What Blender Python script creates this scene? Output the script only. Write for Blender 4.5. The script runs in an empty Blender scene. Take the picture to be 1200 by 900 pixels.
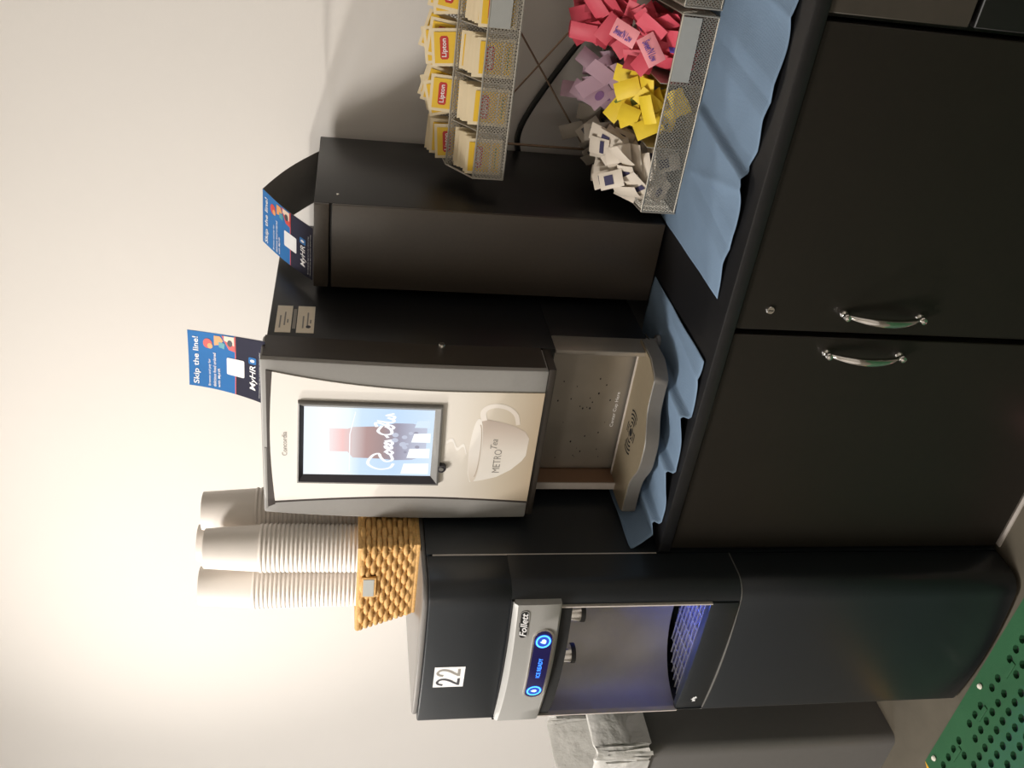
import bpy, bmesh, math, random
from mathutils import Vector, Matrix, Euler
rnd = random.Random(7)
scene = bpy.context.scene
COL = scene.collection
PI = math.pi

# ------------------------------------------------------------------ camera
CAM = Vector((1.3667, -2.2539, 1.5581)); YAW, PITCH, ROLL, FPX = .584, .1843, -.0258, 1069.34
fw = Vector((-math.sin(YAW), math.cos(YAW), 0)); rt = Vector((math.cos(YAW), math.sin(YAW), 0)); upv = Vector((0, 0, 1))
F2 = math.cos(PITCH)*fw - math.sin(PITCH)*upv
U2 = math.cos(PITCH)*upv + math.sin(PITCH)*fw
R3 = math.cos(ROLL)*rt - math.sin(ROLL)*U2
U3 = math.sin(ROLL)*rt + math.cos(ROLL)*U2
cd = bpy.data.cameras.new('camera'); cam = bpy.data.objects.new('camera', cd); COL.objects.link(cam)
cd.sensor_width = 36; cd.lens = FPX/1200*36; cd.clip_start = .05; cd.clip_end = 60
cx, cy, cz = -U3, R3, -F2          # the phone was held on its side
cam.matrix_world = Matrix(((cx.x, cy.x, cz.x, CAM.x), (cx.y, cy.y, cz.y, CAM.y), (cx.z, cy.z, cz.z, CAM.z), (0, 0, 0, 1)))
scene.camera = cam

# ------------------------------------------------------------------ world, lights, exposure
w = bpy.data.worlds.new('world'); scene.world = w; w.use_nodes = True
w.node_tree.nodes['Background'].inputs[0].default_value = (.9, .93, 1, 1)
w.node_tree.nodes['Background'].inputs[1].default_value = .12
scene.view_settings.view_transform = 'Standard'; scene.view_settings.look = 'None'
scene.view_settings.gamma = 1; scene.view_settings.use_curve_mapping = False
scene.view_settings.exposure = 0.08
def area(name, loc, target, size, power, color):
    l = bpy.data.lights.new(name, 'AREA'); l.shape = 'RECTANGLE'; l.size, l.size_y = size; l.energy = power; l.color = color
    o = bpy.data.objects.new(name, l); COL.objects.link(o); o.location = loc
    o.rotation_euler = (Vector(target)-Vector(loc)).to_track_quat('-Z', 'Y').to_euler(); return o
area('overhead_area_light', (-.75, -2.3, 3.26), (-.75, -2.2, 0), (.6, .6), 88, (1, .95, .89))
area('overhead_area_light', (-.4, -4.4, 3.26), (-.4, -4.3, 0), (.6, .6), 34, (1, .91, .80))
area('overhead_area_light', (-3.0, -2.6, 3.26), (-3.0, -2.5, 0), (1.2, .6), 46, (.93, .96, 1))  # cool fill added to brighten the left wall, not a known fixture
sl = bpy.data.lights.new('track_spotlight', 'SPOT'); sl.energy = 330; sl.color = (1, .94, .86); sl.spot_size = math.radians(50); sl.spot_blend = 1; sl.shadow_soft_size = .07
so = bpy.data.objects.new('track_spotlight', sl); COL.objects.link(so); so.location = (-3.4, -2.1, 2.78)
so.rotation_euler = (Vector((.55, 0, 1.65))-Vector(so.location)).to_track_quat('-Z', 'Y').to_euler()

# ------------------------------------------------------------------ materials
def mat(name, col, rough=.5, metal=0, noise=None, bump=None, emit=None, spec=.5, alpha=None, trans=0):
    m = bpy.data.materials.new(name); m.use_nodes = True; nt = m.node_tree; b = nt.nodes['Principled BSDF']
    b.inputs['Base Color'].default_value = (*col, 1); b.inputs['Roughness'].default_value = rough
    b.inputs['Metallic'].default_value = metal; b.inputs['Specular IOR Level'].default_value = spec
    if trans: b.inputs['Transmission Weight'].default_value = trans
    if alpha is not None: b.inputs['Alpha'].default_value = alpha
    if emit: b.inputs['Emission Color'].default_value = (*emit[0], 1); b.inputs['Emission Strength'].default_value = emit[1]
    if noise or bump:
        tc = nt.nodes.new('ShaderNodeTexCoord')
    if noise:   # (scale, amount)
        n = nt.nodes.new('ShaderNodeTexNoise'); n.inputs['Scale'].default_value = noise[0]; n.inputs['Detail'].default_value = 6
        nt.links.new(tc.outputs['Object'], n.inputs['Vector'])
        r = nt.nodes.new('ShaderNodeMapRange'); r.inputs['To Min'].default_value = 1-noise[1]; r.inputs['To Max'].default_value = 1+noise[1]
        nt.links.new(n.outputs['Fac'], r.inputs['Value'])
        v = nt.nodes.new('ShaderNodeVectorMath'); v.operation = 'SCALE'; v.inputs[0].default_value = col
        nt.links.new(r.outputs[0], v.inputs['Scale']); nt.links.new(v.outputs[0], b.inputs['Base Color'])
    if bump:    # (scale, strength, distance)
        n = nt.nodes.new('ShaderNodeTexNoise'); n.inputs['Scale'].default_value = bump[0]; n.inputs['Detail'].default_value = 4
        nt.links.new(tc.outputs['Object'], n.inputs['Vector'])
        bp = nt.nodes.new('ShaderNodeBump'); bp.inputs['Strength'].default_value = bump[1]; bp.inputs['Distance'].default_value = bump[2]
        nt.links.new(n.outputs['Fac'], bp.inputs['Height']); nt.links.new(bp.outputs[0], b.inputs['Normal'])
    return m
def ramp_mat(name, axis, lo, hi, stops, rough=.4, emit=0):
    """colour that runs along one object axis (printed or displayed artwork)"""
    m = bpy.data.materials.new(name); m.use_nodes = True; nt = m.node_tree; b = nt.nodes['Principled BSDF']
    b.inputs['Roughness'].default_value = rough
    tc = nt.nodes.new('ShaderNodeTexCoord'); s = nt.nodes.new('ShaderNodeSeparateXYZ'); r = nt.nodes.new('ShaderNodeMapRange'); c = nt.nodes.new('ShaderNodeValToRGB')
    nt.links.new(tc.outputs['Object'], s.inputs[0]); nt.links.new(s.outputs[axis], r.inputs['Value'])
    r.inputs['From Min'].default_value = lo; r.inputs['From Max'].default_value = hi
    nt.links.new(r.outputs[0], c.inputs[0]); e = c.color_ramp.elements
    while len(e) < len(stops): e.new(.5)
    for k, (p, q) in enumerate(stops): e[k].position = p; e[k].color = (*q, 1)
    if emit:
        b.inputs['Base Color'].default_value = (0, 0, 0, 1); nt.links.new(c.outputs[0], b.inputs['Emission Color']); b.inputs['Emission Strength'].default_value = emit
    else: nt.links.new(c.outputs[0], b.inputs['Base Color'])
    return m
M = {}
M['wall'] = mat('wall_paint', (.81, .775, .735), .85, noise=(3, .015), bump=(220, .12, .002))
M['ceiling'] = mat('ceiling_paint', (.78, .76, .72), .9, noise=(4, .03))
M['floor'] = mat('floor_concrete', (.105, .09, .066), .7, noise=(9, .35), bump=(60, .2, .003))
M['black_lam'] = mat('black_laminate', (.008, .0075, .007), .42, noise=(60, .2), bump=(400, .05, .0006))
M['black_top'] = mat('black_countertop', (.008, .008, .009), .38, noise=(90, .3), bump=(500, .05, .0005))
M['black_door'] = mat('charcoal_door_laminate', (.013, .0105, .008), .40, spec=.35, noise=(80, .2), bump=(300, .06, .0006))  # brown cast of a warm reflection painted into the dark laminate
M['brown_dark'] = mat('dark_brown_laminate', (.045, .037, .028), .6, noise=(40, .2))
M['ice_black'] = mat('charcoal_powder_coat', (.0145, .0175, .021), .34, noise=(200, .15), bump=(700, .08, .0005))  # blue tint stands in for a cool reflection on the black coat
M['ice_lid'] = mat('grey_lid_plastic', (.20, .19, .18), .32, noise=(80, .05))
M['silver'] = mat('silver_plastic', (.37, .365, .35), .5, metal=.2, noise=(200, .04))
M['steel'] = mat('brushed_steel', (.42, .41, .41), .36, metal=.75, noise=(50, .05), bump=(300, .05, .0004))
M['chrome'] = mat('chrome', (.82, .80, .77), .12, metal=1, noise=(30, .03))
M['trayblack'] = mat('wet_black_plastic', (.05, .05, .07), .15, noise=(60, .3))
M['line'] = mat('pale_edge', (.55, .50, .46), .5, noise=(40, .1))
M['coffee_black'] = mat('black_coated_steel', (.007, .007, .0078), .36, spec=.4, noise=(120, .2), bump=(600, .06, .0005))
M['chiller_front_lit'] = mat('black_steel_brown_lit', (.055, .043, .032), .42, noise=(120, .15), bump=(600, .06, .0005))  # same black steel as the body, with brownish light painted into the colour
M['coffee_brown'] = mat('dark_door_side', (.035, .028, .022), .4, noise=(90, .15))
M['frame_grey'] = mat('grey_frame_plastic', (.30, .29, .275), .42, noise=(120, .05))
M['dark_trim'] = mat('dark_brown_trim', (.05, .04, .036), .4, noise=(80, .1))
M['bezel'] = mat('grey_bezel', (.17, .165, .155), .4, noise=(90, .06))
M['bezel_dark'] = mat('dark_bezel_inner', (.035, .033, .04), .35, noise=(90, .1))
M['recess'] = mat('bronze_grey_panel', (.26, .235, .20), .40, metal=.4, noise=(14, .18))
M['tray'] = mat('bronze_tray', (.40, .33, .225), .42, metal=.55, noise=(90, .06))
M['tray_side'] = mat('grey_tray_side', (.15, .14, .125), .4, noise=(90, .06))
M['copper'] = mat('copper_side', (.33, .2, .13), .4, metal=.5, noise=(60, .08))
M['hole'] = mat('dark_slot', (.004, .004, .004), .8, noise=(60, .2))
M['cup'] = mat('white_paper_cup', (.86, .80, .74), .55, noise=(50, .02))
M['wicker'] = mat('tan_wicker', (.62, .36, .12), .62, noise=(160, .4), bump=(300, .6, .002))
M['wicker_in'] = mat('brown_wicker_lining', (.16, .07, .025), .8, noise=(120, .3))
M['towel'] = None
M['paper_blue'] = mat('blue_print', (.03, .17, .46), .7, spec=.2, noise=(60, .05))
M['paper_navy'] = mat('navy_print', (.022, .022, .045), .7, spec=.2, noise=(60, .08))
M['paper_grey'] = mat('card_back_lightened', (.42, .40, .37), .3, noise=(60, .08))  # lightened to stand in for light reflected into the folded card
M['white'] = mat('white_print', (.85, .85, .86), .5, noise=(80, .02))
M['sticker'] = mat('cream_sticker', (.86, .77, .63), .6, noise=(80, .05))
M['grey_ink'] = mat('grey_ink', (.30, .28, .25), .6, noise=(80, .1))
M['dark_ink'] = mat('dark_ink', (.05, .05, .06), .6, noise=(80, .1))
M['red_print'] = mat('red_print', (.62, .05, .04), .5, noise=(80, .08))
M['orange_print'] = mat('orange_print', (.75, .32, .10), .5, noise=(80, .08))
M['teal_print'] = mat('teal_print', (.06, .30, .36), .5, noise=(80, .08))
M['skin_print'] = mat('pale_print', (.80, .62, .50), .5, noise=(80, .08))
M['purple_print'] = mat('purple_print', (.10, .06, .35), .5, noise=(80, .08))
M['navy_mark'] = mat('navy_mark', (.045, .04, .10), .6, noise=(80, .1)); M['mauve_mark'] = mat('mauve_mark', (.22, .10, .24), .6, noise=(80, .1))
M['wire'] = mat('silver_wire_mesh', (.48, .45, .39), .42, metal=.6, noise=(120, .1))
M['wire_rust'] = mat('worn_wire', (.25, .17, .11), .45, metal=.6, noise=(60, .25))
M['plate'] = mat('grey_label_plate', (.42, .43, .41), .5, metal=.2, noise=(80, .05))
M['tea_paper'] = mat('cream_envelope', (.80, .68, .46), .6, noise=(40, .04))
M['tea_yellow'] = mat('yellow_print', (.83, .53, .03), .5, noise=(30, .06))
M['tea_red'] = mat('red_logo_print', (.55, .03, .02), .5, noise=(30, .06))
M['tea_green'] = mat('green_print', (.16, .22, .03), .5, noise=(30, .06))
M['pk_pink'] = mat('pink_packet_paper', (.70, .085, .13), .55, noise=(30, .08))
M['pk_lpink'] = mat('light_pink_packet_paper', (.90, .33, .37), .55, noise=(30, .05))
M['pk_purple'] = mat('mauve_packet_paper', (.45, .29, .36), .55, noise=(30, .08))
M['pk_yellow'] = mat('yellow_packet_paper', (.90, .66, .04), .55, noise=(30, .08))
M['pk_white'] = mat('white_packet_paper', (.74, .66, .56), .55, noise=(30, .05))
M['pk_grey'] = mat('grey_packet_paper', (.30, .26, .21), .55, noise=(30, .08))
M['rubber'] = mat('black_rubber', (.012, .012, .012), .5, noise=(60, .2))
M['bin'] = mat('grey_bin_plastic', (.145, .14, .135), .5, noise=(60, .06), bump=(300, .1, .001))
M['liner'] = mat('clear_bin_liner', (.60, .59, .56), .25, noise=(18, .15), bump=(16, .6, .02))
M['mat_green'] = mat('green_rubber_mat', (.019, .10, .038), .65, noise=(7, .25), bump=(150, .25, .002))
M['mat_yellow'] = mat('yellow_rubber_edge', (.72, .38, .02), .6, noise=(20, .12))
M['crumb'] = mat('white_crumb', (.75, .72, .62), .7, noise=(80, .1))
def emis(name, col, s): return mat(name, (.02, .02, .02), .4, emit=(col, s))
M['led_ring'] = emis('blue_led_ring', (.06, .45, 1), 3.0); M['led_deep'] = emis('deep_blue_glow', (.015, .08, .75), .8)
M['led_text'] = emis('blue_led_text', (.03, .20, 1), 3.0); M['led_white'] = emis('white_led_icon', (.45, .9, 1), 2.2)
M['display'] = mat('dark_blue_display', (.006, .005, .03), .12, noise=(60, .2), emit=((.02, .015, .12), .35))
M['led_bulb'] = emis('blue_led_lens', (.1, .25, 1), 4)
M['scr_white'] = emis('screen_white', (.93, .98, 1), 1.02); M['scr_pale'] = emis('screen_pale', (.70, .84, .97), .95)
M['scr_script'] = emis('screen_script', (.95, .97, 1), 1.0)
M['scr_red'] = emis('screen_red', (.80, .40, .38), .9); M['scr_brown'] = emis('screen_brown', (.36, .22, .21), .95)
M['scr_grey'] = emis('screen_grey', (.33, .32, .42), .9); M['scr_foam'] = emis('screen_foam', (.58, .62, .76), .9)
M['scr_neck'] = emis('screen_neck', (.66, .58, .63), .9)

def towel_material():
    m = mat('blue_paper_towel', (.165, .245, .355), .85, noise=(14, .05)); nt = m.node_tree; b = nt.nodes['Principled BSDF']
    tc = nt.nodes.new('ShaderNodeTexCoord'); wv = nt.nodes.new('ShaderNodeTexWave'); wv.inputs['Scale'].default_value = 75; wv.bands_direction = 'Y'; wv.inputs['Distortion'].default_value = 1.5
    n = nt.nodes.new('ShaderNodeTexNoise'); n.inputs['Scale'].default_value = 260
    mx = nt.nodes.new('ShaderNodeMath'); mx.operation = 'ADD'
    nt.links.new(tc.outputs['Object'], wv.inputs[0]); nt.links.new(tc.outputs['Object'], n.inputs[0]); nt.links.new(wv.outputs[1], mx.inputs[0]); nt.links.new(n.outputs[0], mx.inputs[1])
    bp = nt.nodes.new('ShaderNodeBump'); bp.inputs['Strength'].default_value = .35; bp.inputs['Distance'].default_value = .0012
    nt.links.new(mx.outputs[0], bp.inputs['Height']); nt.links.new(bp.outputs[0], b.inputs['Normal']); return m
M['towel'] = towel_material()

# ------------------------------------------------------------------ mesh helpers
class MB:
    def __init__(s): s.v = []; s.f = []
    def add(s, v, f):
        o = len(s.v); s.v += [Vector(p) for p in v]; s.f += [tuple(i+o for i in q) for q in f]; return s
    def box(s, a, b):
        (x0, y0, z0), (x1, y1, z1) = a, b
        v = [(x0,y0,z0),(x1,y0,z0),(x1,y1,z0),(x0,y1,z0),(x0,y0,z1),(x1,y0,z1),(x1,y1,z1),(x0,y1,z1)]
        return s.add(v, [(0,3,2,1),(4,5,6,7),(0,1,5,4),(1,2,6,5),(2,3,7,6),(3,0,4,7)])
    def prism(s, poly, fa, fb):
        """poly: 2D points; fa/fb map a 2D point to the two end faces in 3D"""
        n = len(poly); v = [fa(*p) for p in poly]+[fb(*p) for p in poly]
        f = [tuple(range(n))[::-1], tuple(range(n, 2*n))]+[(i, (i+1) % n, n+(i+1) % n, n+i) for i in range(n)]
        return s.add(v, f)
    def zprism(s, poly, z0, z1): return s.prism(poly, lambda x, y: (x, y, z0), lambda x, y: (x, y, z1))
    def yprism(s, poly, y0, y1): return s.prism(poly, lambda x, z: (x, y1, z), lambda x, z: (x, y0, z))   # xz outline
    def xprism(s, poly, x0, x1): return s.prism(poly, lambda y, z: (x0, y, z), lambda y, z: (x1, y, z))
    def tube(s, pts, r, n=8, closed=False, caps=True):
        pts = [Vector(p) for p in pts]; k = len(pts); rr = r if isinstance(r, (list, tuple)) else [r]*k
        v = []; prev = None
        for i, p in enumerate(pts):
            a = pts[(i-1) % k] if (closed or i) else pts[0]; b = pts[(i+1) % k] if (closed or i < k-1) else pts[-1]
            t = (b-a).normalized()
            if prev is None: prev = t.orthogonal().normalized()
            q = (prev-t*prev.dot(t)).normalized(); prev = q; c = t.cross(q)
            v += [p+(q*math.cos(2*PI*j/n)+c*math.sin(2*PI*j/n))*rr[i] for j in range(n)]
        f = [(i*n+j, i*n+(j+1) % n, ((i+1) % k)*n+(j+1) % n, ((i+1) % k)*n+j) for i in range(k if closed else k-1) for j in range(n)]
        if caps and not closed: f += [tuple(range(n))[::-1], tuple(range((k-1)*n, k*n))]
        return s.add(v, f)
    def lathe(s, prof, c=(0,0,0), n=24, axis='z'):
        k = len(prof); v = []
        for r, h in prof:
            for j in range(n):
                a = 2*PI*j/n; p = (r*math.cos(a), r*math.sin(a), h)
                if axis == 'y': p = (p[0], h, p[1])
                if axis == 'x': p = (h, p[0], p[1])
                v.append((p[0]+c[0], p[1]+c[1], p[2]+c[2]))
        f = [(i*n+j, i*n+(j+1) % n, (i+1)*n+(j+1) % n, (i+1)*n+j) for i in range(k-1) for j in range(n)]
        return s.add(v, f)
    def grid(s, fn, nu, nv):
        v = [fn(i/nu, j/nv) for j in range(nv+1) for i in range(nu+1)]
        return s.add(v, [(j*(nu+1)+i, j*(nu+1)+i+1, (j+1)*(nu+1)+i+1, (j+1)*(nu+1)+i) for j in range(nv) for i in range(nu)])
    def flat(s, poly, fn): return s.add([fn(*p) for p in poly], [tuple(range(len(poly)))])
    def build(s, name, m, parent=None, bevel=0, seg=2, smooth=40, origin=None, fixn=True):
        if isinstance(m, str): m = M[m]
        me = bpy.data.meshes.new(name); bm = bmesh.new()
        off = origin if origin is not None else (root_loc(parent) if parent else Vector((0, 0, 0)))
        off = Vector(off)
        vs = [bm.verts.new(p-off) for p in s.v]
        for q in s.f:
            try: bm.faces.new([vs[i] for i in q])
            except ValueError: pass
        if fixn: bmesh.ops.recalc_face_normals(bm, faces=bm.faces)
        if bevel:
            es = [e for e in bm.edges if len(e.link_faces) == 2 and e.calc_face_angle(0) > .6]
            bmesh.ops.bevel(bm, geom=es, offset=bevel, segments=seg, affect='EDGES', profile=.5, clamp_overlap=True)
        bm.to_mesh(me); bm.free()
        if smooth:
            me.polygons.foreach_set('use_smooth', [True]*len(me.polygons)); me.set_sharp_from_angle(angle=math.radians(smooth))
        me.materials.append(m)
        o = bpy.data.objects.new(name, me); COL.objects.link(o)
        if parent: o.parent = parent
        elif origin is not None: o.location = off
        return o
ROOT = {}
def root_loc(o):
    p = Vector((0, 0, 0))
    while o is not None: p = p+Vector(o.location); o = o.parent
    return p
def tag(o, label=None, cat=None, group=None, kind=None):
    if label: o['label'] = label
    if cat: o['category'] = cat
    if group: o['group'] = group
    if kind: o['kind'] = kind
    return o
def thing(name, loc, label, cat, group=None):
    o = bpy.data.objects.new(name, None); o.empty_display_size = .05; COL.objects.link(o); o.location = loc
    return tag(o, label, cat, group)
def struct(o): o['kind'] = 'structure'; return o
TXT = {}
def text_geo(body, size=1, shear=0, offset=0, space=1):
    key = (body, shear, offset, space)
    if key not in TXT:
        c = bpy.data.curves.new('t', 'FONT'); c.body = body; c.shear = shear; c.offset = offset; c.space_character = space; c.resolution_u = 3
        o = bpy.data.objects.new('t', c); COL.objects.link(o); bpy.context.view_layer.update()
        me = bpy.data.meshes.new_from_object(o.evaluated_get(bpy.context.evaluated_depsgraph_get()))
        TXT[key] = ([tuple(v.co) for v in me.vertices], [tuple(p.vertices) for p in me.polygons])
        bpy.data.objects.remove(o); bpy.data.curves.remove(c); bpy.data.meshes.remove(me)
    return TXT[key]
def text_fit(body, x0, x1, y0, y1, fn, name, m, parent, **k):
    """lettering stretched into a rectangle, then mapped into the scene by fn(x, y)"""
    v, f = text_geo(body, **k)
    ax = min(p[0] for p in v); bx = max(p[0] for p in v); ay = min(p[1] for p in v); by = max(p[1] for p in v)
    q = [fn(x0+(p[0]-ax)/(bx-ax)*(x1-x0), y0+(p[1]-ay)/(by-ay)*(y1-y0)) for p in v]
    return MB().add(q, f).build(name, m, parent, smooth=0, fixn=False)
def rr(x0, y0, x1, y1, r, n=5):
    """rounded rectangle outline"""
    p = []
    for (a, b, s) in ((x1-r, y0+r, -PI/2), (x1-r, y1-r, 0), (x0+r, y1-r, PI/2), (x0+r, y0+r, PI)):
        p += [(a+r*math.cos(s+PI/2*i/n), b+r*math.sin(s+PI/2*i/n)) for i in range(n+1)]
    return p
def strip(x0, x1, zlo, zhi, fn, e0, e1, name, m, parent, n=24):
    """plate that follows a bowed front: outline given by zlo(x), zhi(x); fn(x, z, e) -> point"""
    xs = [(x0+x1)/2-(x1-x0)/2*math.cos(PI*i/n) for i in range(n+1)]; mb = MB(); v = []
    for x in xs: v += [fn(x, zlo(x), e0), fn(x, zhi(x), e0), fn(x, zhi(x), e1), fn(x, zlo(x), e1)]
    f = [(4*i+j, 4*i+(j+1) % 4, 4*i+4+(j+1) % 4, 4*i+4+j) for i in range(n) for j in range(4)]+[(0, 1, 2, 3), (4*n, 4*n+1, 4*n+2, 4*n+3)]
    return mb.add(v, f).build(name, m, parent, smooth=35)
def pill(x0, x1, zc, r):
    h = lambda x: math.sqrt(max(1e-8, r*r-max(0, x0+r-x, x-(x1-r))**2)); return (lambda x: zc-h(x)), (lambda x: zc+h(x))
def ell(cx, cy, a, b, n=24, t0=0, t1=2*PI): return [(cx+a*math.cos(t0+(t1-t0)*i/n), cy+b*math.sin(t0+(t1-t0)*i/n)) for i in range(n if t1-t0 > 6.28 else n+1)]
def catmull(pts, n=8):
    pts = [Vector(p) for p in pts]; out = []
    for i in range(len(pts)-1):
        p0 = pts[max(i-1, 0)]; p1 = pts[i]; p2 = pts[i+1]; p3 = pts[min(i+2, len(pts)-1)]
        for k in range(n):
            t = k/n; out.append(.5*((2*p1)+(p2-p0)*t+(2*p0-5*p1+4*p2-p3)*t*t+(3*p1-p0-3*p2+p3)*t**3))
    return out+[pts[-1]]

# ------------------------------------------------------------------ the room
X0, X1, Y0, ZC = -4.6, 3.2, -5.6, 3.3
struct(MB().box((X0, 0, 0), (X1, .12, ZC)).build('wall_back', 'wall', smooth=0))
struct(MB().box((X0-.12, Y0, 0), (X0, .12, ZC)).build('wall_left', 'wall', smooth=0))
struct(MB().box((X1, Y0, 0), (X1+.12, .12, ZC)).build('wall_right', 'wall', smooth=0))
struct(MB().box((X0, Y0-.12, 0), (X1, Y0, ZC)).build('wall_front', 'wall', smooth=0))
struct(MB().box((X0, Y0, -.1), (X1, .12, 0)).build('floor', 'floor', smooth=0))
struct(MB().box((X0, Y0, ZC), (X1, .12, ZC+.1)).build('ceiling', 'ceiling', smooth=0))

H = .86
# ------------------------------------------------------------------ cabinets and countertop
def bow_handle(parent, x, y, z0, z1):
    zm = (z0+z1)/2; L = (z1-z0)/2
    pts = []; rad = []
    for i in range(17):
        t = -1+2*i/16; pts.append((x, y-.012-.022*(1-t*t), zm+t*L*.84)); rad.append(.0042+.0045*(1-t*t))
    h = MB().tube(pts, rad, 10)
    for s in (-1, 1):
        h.lathe([(.0001, -.0075), (.0055, -.005), (.0075, 0), (.0055, .005), (.0001, .0075)], (x, y-.012, zm+s*L*.92), 12)
        h.lathe([(.0001, -.014), (.006, -.012), (.0045, -.006), (.004, 0), (.0075, .003), (.0085, .0085)], (x, y-.008, zm+s*L*.92), 12, 'y')
    h.build('handle', 'chrome', parent)
DY = -.838
cab = thing('base_cabinet', (.5635, -.42, 0), 'black two-door base cabinet with chrome bow handles beside the ice dispenser', 'cabinet')
MB().box((.002, -.815, 0), (1.126, -.004, .832)).build('body', 'black_lam', cab, bevel=.002, seg=1)
MB().box((.002, -.842, .0), (1.126, -.816, .0035)).build('floor_strip', 'line', cab)
for k, (a, b) in enumerate(((.002, .5575), (.5695, 1.126))):
    d = MB().box((a, DY, .012), (b, -.816, .829)).build('door', 'black_door', cab, bevel=.002, seg=1)
    bow_handle(d, (.524, .611)[k], DY, (.462, .452)[k], (.634, .626)[k])
    if k:
        lk = MB().lathe([(.0001, -.004), (.007, -.004), (.0085, -.002), (.0085, .002)], (.613, DY, .771), 18, 'y').build('lock', 'chrome', d)
        MB().box((.6122, DY-.0046, .766), (.6138, DY-.003, .776)).build('keyhole', 'hole', lk)
tag(MB().box((.0, -.8466, .832), (1.9, -.002, H)).build('countertop', 'black_top', bevel=.003, origin=(.95, -.42, .832)), 'long black laminate countertop under the coffee machine and packet rack', 'countertop')
cb2 = thing('base_cabinet', (1.5, -.42, 0), 'dark base cabinet with a brownish drawer front, next to the two-door cabinet', 'cabinet')
MB().box((1.130, -.815, 0), (1.88, -.004, .832)).build('body', 'black_lam', cb2)
MB().box((1.138, -.838, .585), (1.875, -.816, .829)).build('drawer', 'brown_dark', cb2, bevel=.002, seg=1)
MB().box((1.138, -.838, .012), (1.875, -.816, .575)).build('door', 'black_lam', cb2, bevel=.002, seg=1)

# ------------------------------------------------------------------ ice and water dispenser
IL, IR = -.4185, -.0046
def bow(x, a=.02): return -.955-a*max(0, 1-((x+.2115)/.2)**2)
def plan(a=.02, yf=-.955, yb=-.846, r=.045, inset=0):
    xl, xr = IL+inset, IR-inset; p = [(xl, yb)]
    rl = .012
    p += [(xl+rl-rl*math.cos(t), yf+inset+rl-rl*math.sin(t)) for t in [PI/2*i/4 for i in range(5)]]
    n = 16; xa, xb = xl+rl, xr-r
    for i in range(1, n):
        x = xa+(xb-xa)*i/n; p.append((x, yf+inset-a*(1-((x-(xa+xb)/2)/((xb-xa)/2))**2)))
    p += [(xr-r+r*math.sin(t), yf+inset+r-r*math.cos(t)) for t in [PI/2*i/8 for i in range(9)]]
    p.append((xr, yb)); return p
ice = thing('ice_dispenser', (-.2115, -.6, 0), 'tall charcoal ice and water dispenser with silver control panel and number 22 sticker', 'ice dispenser')
rb = MB().box((IL, -.842, .012), (IR, -.30, .70)); rb.box((IL, -.842, 1.19), (IR, -.30, 1.372)); rb.box((IL, -.78, .70), (IR, -.30, 1.19))
rb.box((IL, -.842, .70), (-.385, -.78, 1.19)); rb.box((-.062, -.842, .70), (IR, -.78, 1.19)); rb.build('rear_body', 'ice_black', ice)
MB().box((IL+.01, -.9, 0), (IR-.01, -.32, .014)).build('foot_rail', 'rubber', ice)
MB().box((IR-.012, -.8462, .862), (IR-.0006, -.8418, 1.36)).build('seam_strip', 'line', ice)
MB().zprism(plan(.012), .012, .690).build('base_front', 'ice_black', ice, bevel=.0025)
MB().zprism(plan(.012, inset=-.0005), .6905, .6925).build('seam_trim', 'bezel', ice)
uc = MB().zprism(plan(.012), 1.198, 1.372).build('upper_cover', 'ice_black', ice, bevel=.003)
MB().zprism(plan(.012, yb=-.31, inset=.010), 1.3722, 1.384).build('lid', 'ice_lid', ice, bevel=.004)
# pillars either side of the alcove
AL, AR = -.405, -.046
pr = [p for p in plan(.012) if p[0] > AR-.001]
MB().zprism([(AR, -.846), (AR, -.953)]+pr, .690, 1.2).build('side_pillar', 'ice_black', ice)
pl_ = [p for p in plan(.012) if p[0] < AL]
MB().zprism(pl_+[(AL, -.957), (AL, -.846)], .690, 1.2).build('side_pillar', 'ice_black', ice)
# concave alcove lining
def alc(t):  # t 0..1 from right front to left front
    a = PI*t; return (AL+AR)/2+(AR-AL)/2*math.cos(a), -.950+.150*math.sin(a)**.85
MB().grid(lambda u, v: (*alc(u), .757+v*.44), 28, 1).build('alcove_lining', 'steel', ice, smooth=80)
for x in (AL, AR): MB().box((x-.0016, -.9605, .757), (x+.0016, -.948, 1.10)).build('alcove_edge_trim', 'line', ice)
# drip tray
tp = [(AL, bow(AL, .008))]+[(AL+(AR-AL)*i/12, bow(AL+(AR-AL)*i/12, .010)) for i in range(1, 12)]+[(AR, bow(AR, .008))]
MB().zprism(tp+[(AR, -.94), (AL, -.94)], .6945, .7605).build('tray_front', 'ice_black', ice, bevel=.002)
dt = MB().zprism([alc(i/20) for i in range(21)][::-1]+[(AL, -.941), (AR, -.941)][::1], .70, .742).build('drip_tray', 'trayblack', ice)
for i in range(8):
    y = -.936+.0165*i
    s = max(0., min(1., (y+.950)/.150))**(1/.85); hw = (AR-AL)/2*math.sqrt(max(0, 1-s*s))-.006; c = (AL+AR)/2
    MB().box((c-hw, y-.0007, .746), (c+hw, y+.0007, .749)).build('grille_bar', 'steel', dt)
for i in range(7):
    x = AL+.045+(AR-AL-.09)*i/6; yy = -.950+.150*math.sqrt(max(0, 1-((x-(AL+AR)/2)/((AR-AL)/2))**2))**.85-.006
    MB().box((x-.0010, -.941, .744), (x+.0010, yy, .7465)).build('grille_bar', 'steel', dt)
LM = MB()
for (dx, dz, a) in ((0, 0, .9), (.006, .003, .2), (.011, -.001, 1.3)):
    LM.flat([(-.372+dx+.006*math.cos(a+t)*(.5 if i % 2 else 1), .722+dz+.006*math.sin(a+t)*(.5 if i % 2 else 1)) for i, t in enumerate([2*PI*j/8 for j in range(8)])][:], lambda x, z: (x, bow(x, .010)-.0008, z))
LM.build('leaf_emblem', 'white', ice, smooth=0)
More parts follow.
